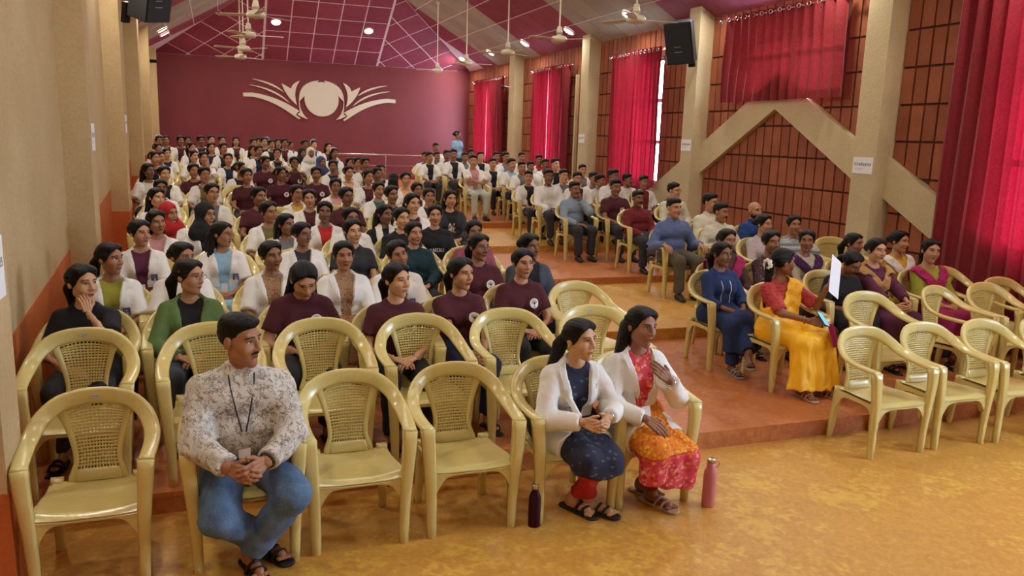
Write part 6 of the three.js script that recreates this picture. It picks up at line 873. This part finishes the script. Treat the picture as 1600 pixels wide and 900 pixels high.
  {"x":5.293,"z":-12.626,"t":4,"k":0.996,"sex":"M","o":"W","c":"white","h":"short","p":"lap","y":0,"lod":2,"l":"person in white coat over white, first from aisle, right row eight","g":"right","w":"first from aisle, right row eight"},
  {"x":5.971,"z":-13.528,"t":4,"k":0.971,"sex":"M","o":"w","c":"grey","h":"short","p":"lap","y":0,"lod":2,"l":"person in white coat over grey, second from aisle, right row nine","g":"right","w":"second from aisle, right row nine"},
  {"x":7.037,"z":-15.031,"t":5,"k":0.922,"sex":"M","o":"w","c":"grey","h":"short","p":"lap","y":0,"lod":2,"l":"person in white coat over grey, fourth from aisle, right row ten","g":"right","w":"fourth from aisle, right row ten"},
  {"x":5.83,"z":-12.628,"t":4,"k":0.964,"sex":"M","o":"w","c":"black","h":"short","p":"lap","y":0,"lod":2,"l":"person in white coat over black, second from aisle, right row eight","g":"right","w":"second from aisle, right row eight"},
  {"x":6.713,"z":-13.831,"t":4,"k":0.922,"sex":"M","o":"w","c":"grey","h":"short","p":"lap","y":20,"lod":2,"l":"person in white coat over grey, third from aisle, right row nine","g":"right","w":"third from aisle, right row nine"},
  {"x":6.458,"z":-13.032,"t":4,"k":0.92,"sex":"M","o":"w","c":"white","h":"short","p":"lap","y":40,"lod":2,"l":"person in white coat over white, third from aisle, right row eight","g":"right","w":"third from aisle, right row eight"},
  {"x":6.463,"z":-12.524,"t":4,"k":1.015,"sex":"M","o":"w","c":"white","h":"short","p":"lap","y":20,"lod":2,"l":"person in white coat over white, fourth from aisle, right row eight","g":"right","w":"fourth from aisle, right row eight"},
  {"x":7.28,"z":-13.532,"t":4,"k":0.92,"sex":"M","o":"w","c":"white","h":"short","p":"lap","y":40,"lod":2,"l":"person in white coat over white, fourth from aisle, right row nine","g":"right","w":"fourth from aisle, right row nine"},
  {"x":7.128,"z":-12.631,"t":4,"k":0.928,"sex":"M","o":"w","c":"brick","h":"short","p":"lap","y":0,"lod":2,"l":"person in white coat over brick, fifth from aisle, right row eight","g":"right","w":"fifth from aisle, right row eight"},
  {"x":5.266,"z":-11.479,"t":3,"k":0.961,"sex":"M","o":"l","c":"steel","h":"short","p":"chin","y":5,"lod":1,"e":"moustache","l":"person in steel shirt, first from aisle, right row seven","g":"right","w":"first from aisle, right row seven"},
  {"x":5.928,"z":-11.376,"t":3,"k":1.0,"sex":"M","o":"t","c":"maroon","h":"short","p":"lap","y":-2,"lod":1,"e":"emblem","l":"person in maroon T-shirt, second from aisle, right row seven","g":"right","w":"second from aisle, right row seven"},
  {"x":5.731,"z":-10.282,"t":3,"k":0.92,"sex":"M","o":"l","c":"crimson","h":"short","p":"lap","y":1,"lod":1,"e":"moustache legcross","l":"person in crimson shirt, first from aisle, right row six","g":"right","w":"first from aisle, right row six"},
  {"x":6.776,"z":-11.027,"t":3,"k":0.982,"sex":"M","o":"l","c":"cream","h":"short","p":"lap","y":29,"lod":1,"e":"glasses","l":"person in cream shirt with glasses, third from aisle, right row seven","g":"right","w":"third from aisle, right row seven"},
  {"x":5.481,"z":-8.876,"t":2,"k":0.999,"sex":"M","o":"l","c":"blue","h":"short","p":"rest","y":9,"lod":1,"l":"person in blue shirt, first from aisle, right row four","g":"right","w":"first from aisle, right row four"},
  {"x":6.423,"z":-9.475,"t":2,"k":1.014,"sex":"M","o":"l","c":"ivory","h":"short","p":"lap","y":26,"lod":1,"l":"person in ivory shirt, first from aisle, right row five","g":"right","w":"first from aisle, right row five"},
  {"x":6.118,"z":-8.779,"t":2,"k":0.955,"sex":"M","o":"l","c":"ivory","h":"short","p":"rest","y":25,"lod":1,"e":"moustache","l":"person in ivory shirt, second from aisle, right row four","g":"right","w":"second from aisle, right row four"},
  {"x":6.839,"z":-9.029,"t":2,"k":0.956,"sex":"M","o":"l","c":"royal","h":"bald","p":"lap","y":3,"lod":1,"e":"beard","l":"person in royal shirt, third from aisle, right row four","g":"right","w":"third from aisle, right row four"},
  {"x":5.956,"z":-7.681,"t":2,"k":0.952,"sex":"F","o":"k","c":"lilac","h":"bun","p":"lap","y":22,"lod":1,"l":"person in lilac tunic, first from aisle, right row three","g":"right","w":"first from aisle, right row three"},
  {"x":6.434,"z":-7.732,"t":2,"k":0.937,"sex":"F","o":"k","c":"greystripe","h":"bun","p":"chin","y":-20,"lod":1,"l":"person in grey striped tunic, second from aisle, right row three","g":"right","w":"second from aisle, right row three"},
  {"x":4.831,"z":-6.777,"t":1,"k":1.005,"sex":"F","o":"k","c":"magenta","h":"bun","p":"lap","y":5,"lod":1,"l":"person in magenta tunic, second from aisle, right row two","g":"right","w":"second from aisle, right row two"},
  {"x":5.309,"z":-6.677,"t":1,"k":0.999,"sex":"F","o":"k","c":"brownprint","h":"bun","p":"lap","y":-8,"lod":1,"l":"person in brown printed tunic, third from aisle, right row two","g":"right","w":"third from aisle, right row two"},
  {"x":5.92,"z":-6.879,"t":1,"k":0.979,"sex":"F","o":"k","c":"creamprint","h":"pony","p":"lap","y":-40,"lod":1,"e":"dup:purple","l":"person in cream printed tunic, fourth from aisle, right row two","g":"right","w":"fourth from aisle, right row two"},
  {"x":4.44,"z":-6.281,"t":1,"k":0.953,"sex":"F","o":"k","c":"blue","h":"pony","p":"lap","y":10,"lod":0,"l":"person in blue tunic, first from aisle, right row two","g":"right","w":"first from aisle, right row two"},
  {"x":4.59,"z":-5.578,"t":1,"k":0.982,"sex":"F","o":"s","c":"marigold","h":"sari","p":"phone","y":73,"lod":0,"l":"person in marigold sari, first from aisle, right row one","g":"right","w":"first from aisle, right row one"},
  {"x":6.414,"z":-6.73,"t":1,"k":0.959,"sex":"F","o":"k","c":"yellow","h":"pony","p":"lap","y":17,"lod":1,"l":"person in yellow tunic, fifth from aisle, right row two","g":"right","w":"fifth from aisle, right row two"},
  {"x":5.615,"z":-6.098,"t":1,"k":0.952,"sex":"F","o":"k","c":"blackk","h":"pony","p":"lap","y":2,"lod":1,"lean":0.3,"e":"read down","l":"person in black tunic, second from aisle, right row one","g":"right","w":"second from aisle, right row one"},
  {"x":6.039,"z":-6.028,"t":1,"k":0.992,"sex":"F","o":"k","c":"plum","h":"bun","p":"lap","y":0,"lod":1,"e":"dup:tan","l":"person in plum tunic, third from aisle, right row one","g":"right","w":"third from aisle, right row one"},
  {"x":6.99,"z":-6.678,"t":1,"k":0.983,"sex":"F","o":"k","c":"yellowprint","h":"bun","p":"lap","y":14,"lod":1,"e":"dup:white","l":"person in yellow printed tunic, sixth from aisle, right row two","g":"right","w":"sixth from aisle, right row two"},
  {"x":6.685,"z":-5.978,"t":1,"k":0.982,"sex":"F","o":"k","c":"lime","h":"pony","p":"lap","y":-18,"lod":1,"e":"dup:magenta","l":"person in lime tunic, fourth from aisle, right row one","g":"right","w":"fourth from aisle, right row one"},
  {"x":0.085,"z":-4.172,"t":0,"k":1.018,"sex":"M","o":"l","c":"floral","h":"short","p":"clasp","y":44,"lod":0,"lean":0.1,"e":"moustache lanyard"},
  {"x":1.931,"z":-4.189,"t":0,"k":0.981,"sex":"F","o":"W","c":"navyprint","h":"longpony","p":"clasp","y":15,"lod":0,"lean":0.3},
  {"x":2.377,"z":-4.18,"t":0,"k":0.998,"sex":"F","o":"W","c":"orangeprint","h":"long","p":"neck","y":5,"lod":0,"lean":0.12}
];
// ---------- audience ----------
const D = Math.PI / 180, pants = ['trouser', 'black', 'navy', 'charcoal', 'trouser'];
const groupOf = g => g === 'left' ? 'audience in the left block' : 'audience in the right block';
PEOPLE.forEach((q, i) => {
  const e = q.e || '', has = w => e.includes(w), y = TY[q.t], front = q.t === 0;
  if (front) return;
  const dup = /dup:(\w+)/.exec(e), r = ((i * 2654435761) >>> 8) % 1000 / 1000;
  const s = { sex: q.sex, outfit: q.o, col: q.c, hair: q.h, pose: q.p, yaw: q.y * D, lod: q.lod, lean: q.lean, skin: [1, 0, 2, 1, 3, 2, 0, 4][(i * 5 + (i >> 3)) % 8], glasses: has('glasses'), moustache: has('moustache'), emblem: has('emblem') && (q.lod < 2 || true), lanyard: has('lanyard'), badge: has('badge'), hairband: has('hairband'), jacket: has('jacket'), blot: has('print') && has('jacket'), lettering: has('lettering'), boxprint: has('boxprint'), stole: has('stole'), down: has('down'), dup: dup && dup[1], roll: has('tilt') ? 0.25 : (q.lod < 2 ? (r - 0.5) * 0.14 : 0), legs: has('legcross') ? 'cross' : undefined, pant: pants[i % 5], armSide: 1 };
  let label = q.l;
  if (q.x > 4.5 && q.o === 'l') s.pant = ['trouser', 'olivePant', 'trouser'][i % 3];
  if (q.c === 'magenta') { s.dup = 'magenta'; s.col = 'brown'; }
  if (q.c === 'blue' && q.o === 'k') { s.col = 'navyk'; s.pant = 'navyk'; s.legs = 'cross'; s.sandalM = M.sandalGrey; label = 'person in dark blue tunic with crossed legs seated beside the orange aisle step'; }
  if (q.c === 'lime' && q.o === 'k') { s.skirt = 'magenta'; s.dup = 'magenta'; label = 'person in lime green top with magenta scarf before the red curtain'; }
  if (q.c === 'plum' && q.o === 'k') { s.pose = 'clasp'; label = 'person in plum tunic and tan scarf with hands clasped, behind empty chairs'; }
  if (q.c === 'blackk') { s.sleeve = 'short'; label = 'person in black tunic bent forward, head bowed, beside the sari wearer'; }
  if (q.o === 's') { s.skin = 2; s.sandalM = M.sandalTan; label = 'person in marigold sari with flowers in the hair, holding a phone'; }
  if (has('boxprint')) label = 'person in black T-shirt touching the nose, nearest the left wall';
  if (q.c === 'green') { s.jacket = true; s.pant = 'denim'; s.skin = 0; label = 'person in open green jacket and glasses behind the man in floral shirt'; }
  if (q.c === 'denim') label = 'person in dark denim jacket at the aisle end behind the maroon T-shirts';
  if (has('lettering')) label = 'person in black top with white lettering across the chest';
  if (q.h === 'bald') label = 'bald bearded person in royal blue shirt by the terracotta wall';
  if (q.c === 'cloud') s.pant = 'cloudPant';
  if (q.c === 'pink' && q.sex === 'M') { s.pant = 'cloudPant'; label = 'person in white coat over pink with folded arms, front of the right block'; }
  const P = person(label, [q.x, y, q.z], s.outfit === 's' ? 0.12 : ((r * 7 % 1) - 0.5) * 0.12, q.k, s, groupOf(q.g));
  if (s.col === 'navyk') for (const px of [-0.05, 0.05]) part('white_piping', rectPatch(P.F.kurta, px, P.J.T(0, 0.22)[1], 0.007, 0.24, 1, 14, P.J.T(0, 0.22)[2] + 0.3), M.bandW, P.t);
  if (q.o === 's') { sariBits(P, q, y); }
  // its chair
  const lab = `cream plastic armchair under the ${q.w}`;
  (q.t <= 1 || (q.t === 2 && q.g === 'right') ? chair : chairFar)(q.x, q.z - 0.005, y, 0, lab, q.g === 'left' ? 'occupied chairs of the left block' : 'occupied chairs of the right block', q.t <= 1 && i % 2 === 0);
});
function sheetGeo(w, h) { const g = new THREE.PlaneGeometry(w, h, 10, 10), p = g.attributes.position; for (let i = 0; i < p.count; i++) p.setZ(i, 0.03 * Math.sin(p.getX(i) * 9) + 0.05 * p.getY(i) * p.getY(i)); g.computeVertexNormals(); return g; }
function sariBits(P, q, y) {
  const J = P.J, h = J.head; M.jasmine = mat(0xe6e2cf, 0.7); const bl = [];
  for (let k = 0; k < 30; k++) { const a = k / 30 * Math.PI * 2, s = new THREE.SphereGeometry(0.011 + 0.003 * (k % 3), 7, 5), yw = q.y * D, lx = 0.05 * Math.cos(a), ly = -0.03 + 0.035 * Math.sin(a) + (k % 2) * 0.012, lz = -0.155 + (k % 3) * 0.008; s.translate(h[0] + lx * Math.cos(yw) + lz * Math.sin(yw), h[1] + ly, h[2] + lz * Math.cos(yw) - lx * Math.sin(yw)); bl.push(s); }
  part('jasmine_garland', merge(bl), M.jasmine, P.t);
  const w = J.hand[0].w; const b = new THREE.TorusGeometry(0.033, 0.005, 8, 20); b.rotateY(0.6); b.translate(...vlerp(J.arm[0].e, w, 0.86)); part('bangle', b, M.gold, P.t);
  const pal = P.t; const cloth2 = new THREE.PlaneGeometry(0.1, 0.2, 10, 14), pp = cloth2.attributes.position; for (let i = 0; i < pp.count; i++) pp.setZ(i, 0.014 * Math.sin(pp.getX(i) * 95) - 0.5 * Math.pow(Math.max(0, -pp.getY(i) - 0.02), 2)); cloth2.computeVertexNormals(); cloth2.rotateX(-0.45); cloth2.translate(0.1, 0.54, 0.46); part('sari_end', cloth2, cloth('magenta'), P.t);
  { const hnd = J.hand[1], c = vadd(hnd.w, hnd.dir, 0.12), t = thing('paper_sheet', 'white sheet of paper held up by the sari wearer', 'paper', [q.x + c[0] * q.k - 0.02, y + c[1] * q.k + 0.0, q.z + c[2] * q.k + 0.02], 0); t.rotation.set(-0.1, 0.7, -0.42); part('sheet', sheetGeo(0.21, 0.33), M.paper, t); }
  const t = thing('mobile_phone', 'small phone with a lit blue screen in the sari wearer’s hand'.replace('’', ''), 'phone', [q.x + 0.06, y + 0.665, q.z + 0.4], 0.5); t.rotation.set(-0.9, 0.4, 0); part('case', new RoundedBoxGeometry(0.075, 0.15, 0.009, 2, 0.004), M.shoe, t); M.screen = mat(0x5aa8e0, 0.2, { emissive: new THREE.Color(0.25, 0.6, 0.9), emissiveIntensity: 0.8 }); const sc = new THREE.PlaneGeometry(0.068, 0.138); sc.translate(0, 0, 0.0052); part('screen', sc, M.screen, t);
}
// ---------- front row ----------
{
  const [a, b, c] = PEOPLE.filter(q => q.t === 0);
  const A = person('person in floral shirt and blue jeans with clasped hands in the front row', [a.x, 0, a.z], 0.02, a.k, { sex: 'M', outfit: 'l', col: 'floral', hair: 'short', pose: 'clasp', yaw: 50 * D, lod: 0, lean: a.lean, wide: true, legs: 'ankles', moustache: true, lanyard: true, pant: 'jeans', skin: 1, shoes: 'sandal', pitch: 0.06 });
  const wb = new THREE.TorusGeometry(0.034, 0.009, 8, 20); wb.scale(1, 1, 1.6); const dirA = vnorm(vsub(A.J.arm[1].w, A.J.arm[1].e)); wb.applyQuaternion(new THREE.Quaternion().setFromUnitVectors(V(0, 0, 1), V(...dirA))); wb.translate(...vlerp(A.J.arm[1].e, A.J.arm[1].w, 0.95)); part('wrist_watch', wb, M.shoe, A.t);
  const B = person('person in white coat over navy print and red leggings with clasped hands', [b.x, 0, b.z], 0.05, b.k, { sex: 'F', outfit: 'W', col: 'navyprint', hair: 'longpony', pose: 'clasp', yaw: 22 * D, lod: 0, lean: b.lean, legs: 'lady', pant: 'red', skin: 3, skirt: 'navyprint', pitch: 0.0, hand: [0.645, 0.31, 0.02] });
  const pk = rectPatch(B.F.white_coat, 0.1, B.J.T(0, 0.29)[1], 0.03, 0.05, 4, 4, B.J.T(0, 0.29)[2] + 0.3); part('pocket_pen_flap', pk, cloth('tan'), B.t);
  const Cc = person('person in white coat over orange printed dress with a hand at the throat', [c.x, 0, c.z], 0.08, c.k, { sex: 'F', outfit: 'W', col: 'pinkprint', hair: 'long', pose: 'neck', yaw: 8 * D, lod: 0, lean: c.lean, legs: 'tuck', pant: 'brick', skin: 2, skirt: 'orangeprint', hem: 'pinkprint', lanyard: true, roll: -0.1, sandalM: M.sandalTan });
  for (const [Q, k] of [[B, 1], [Cc, 1]]) { const w = new THREE.TorusGeometry(0.027, 0.006, 8, 18); w.scale(1, 1, 1.8); const d = vnorm(vsub(Q.J.arm[k].w, Q.J.arm[k].e)); w.applyQuaternion(new THREE.Quaternion().setFromUnitVectors(V(0, 0, 1), V(...d))); w.translate(...vlerp(Q.J.arm[k].e, Q.J.arm[k].w, 0.97)); part('wrist_watch', w, M.steel, Q.t); }
  chair(a.x, a.z - 0.01, 0, 0, 'cream plastic armchair under the person in floral shirt', 'front row chairs', false);
  chair(b.x - 0.02, b.z - 0.01, 0, 0.02, 'cream plastic armchair under the person in navy print and red leggings', 'front row chairs', false);
  chair(c.x + 0.05, c.z - 0.03, 0, 0.03, 'cream plastic armchair under the person in the orange printed dress', 'front row chairs', false);
  chair(-0.62, -4.17, 0, 0, 'empty cream armchair in the front row nearest the left wall', 'front row chairs', true);
  chair(0.66, -4.2, 0, 0, 'empty cream armchair in the front row next to the floral shirt', 'front row chairs', false);
  chair(1.28, -4.2, 0, 0, 'empty cream armchair in the front row beside the purple bottle', 'front row chairs', false);
  // right front row and the empty second rows
  chair(4.57, -4.43, 0, 0.0, 'empty cream armchair at the aisle end of the right front row', 'empty chairs on the right', true);
  chair(5.18, -4.44, 0, 0.0, 'empty cream armchair second from the aisle, right front row', 'empty chairs on the right', true);
  chair(5.78, -4.42, 0, 0.0, 'empty cream armchair third from the aisle, right front row', 'empty chairs on the right', false);
  chair(6.4, -4.4, 0, 0.0, 'empty cream armchair cut by the picture edge, right front row', 'empty chairs on the right', false);
  const E1 = [[-0.77, -4.99, 'nearest the left wall, before the black T-shirt'], [-0.06, -4.99, 'behind the floral shirt, before the green jacket'], [0.6, -4.98, 'before the bowed maroon T-shirt'], [1.24, -4.98, 'fourth from the left wall'], [1.9, -5.02, 'fifth from the left wall'], [2.56, -5.0, 'between the two white-coated people, at the aisle']];
  for (const [x, z, w] of E1) chair(x, z, TY[1], 0, `empty cream armchair on the first platform, ${w}`, 'empty chairs of the second row', x === -0.77 || x > 2);
  chair(2.87, -5.95, TY[1], 0.05, 'empty cream armchair at the aisle beside the last maroon T-shirt', 'empty chairs of the second row', false);
  for (const [x, z, w] of [[5.16, -5.05, 'next to the marigold sari'], [6.12, -5.17, 'before the green top'], [6.72, -5.2, 'second from the red curtain'], [7.18, -5.42, 'touching the picture edge before the curtain']]) chair(x, z, TY[1], w.startsWith('before') ? 0.25 : 0, `empty cream armchair on the right first platform, ${w}`, 'empty chairs on the right', x < 6.5);
  chair(7.15, -6.1, TY[1], -0.1, 'empty cream armchair against the red curtain beside the green top', 'empty chairs on the right', false);
  chair(7.05, -7.66, TY[2], -0.1, 'empty cream armchair by the terracotta wall under the zigzag beam', 'empty chairs on the right', false);
  for (const [x, z, t, w] of [[0.75, -10.6, 3, 'behind the white coat over maroon'], [1.5, -10.9, 3, 'behind the maroon T-shirt with glasses'], [-0.2, -13.55, 4, 'beside the olive top'], [0.35, -13.4, 4, 'two from the left wall aisle']]) chairFar(x, z, TY[t], 0, `empty cream armchair among the left rows, ${w}`, 'empty chairs of the left block');
}
// ---------- standing figure behind the rail ----------
person('person standing by the back rail in a white and sky blue top', [6.42, TY[7], -22.2], 0.5, 0.97, { sex: 'F', outfit: 't', col: 'skyblue', hair: 'bun', pose: 'lap', yaw: 0.6, lod: 2, skin: 1, stand: true, lean: 0, shoes: 'shoe' });
// ---------- bottles ----------
{
  const lathe = p => new THREE.LatheGeometry(p.map(v => new THREE.Vector2(...v)), 36);
  const t = thing('water_bottle', 'dark purple metal bottle with steel cap on the floor', 'bottle', [1.645, 0, -3.96]);
  M.purpleMetal = mat(0x3a1830, 0.3, { metalness: 0.75 }); M.pinkMetal = mat(0xc4757c, 0.38, { metalness: 0.15 });
  part('flask', lathe([[0, 0], [0.034, 0], [0.036, 0.006], [0.036, 0.155], [0.033, 0.18], [0.022, 0.205], [0.018, 0.215], [0.018, 0.222], [0, 0.222]]), M.purpleMetal, t); part('cap', lathe([[0, 0.222], [0.0195, 0.222], [0.0195, 0.25], [0.017, 0.254], [0, 0.254]]), M.steel, t);
  const u = thing('water_bottle', 'pink metal bottle with loop handle on the floor beside the orange dress', 'bottle', [2.77, 0, -3.9]);
  part('flask', lathe([[0, 0], [0.038, 0], [0.04, 0.006], [0.04, 0.2], [0.037, 0.222], [0.027, 0.242], [0.025, 0.25], [0.025, 0.28], [0, 0.28]]), M.pinkMetal, u); part('cap', lathe([[0, 0.28], [0.026, 0.28], [0.026, 0.3], [0.023, 0.304], [0, 0.304]]), M.steel, u);
  const lp = new THREE.TorusGeometry(0.017, 0.0045, 8, 20); lp.translate(0.042, 0.262, 0); part('loop', lp, M.pinkMetal, u);
}
renderer.render(scene, camera);
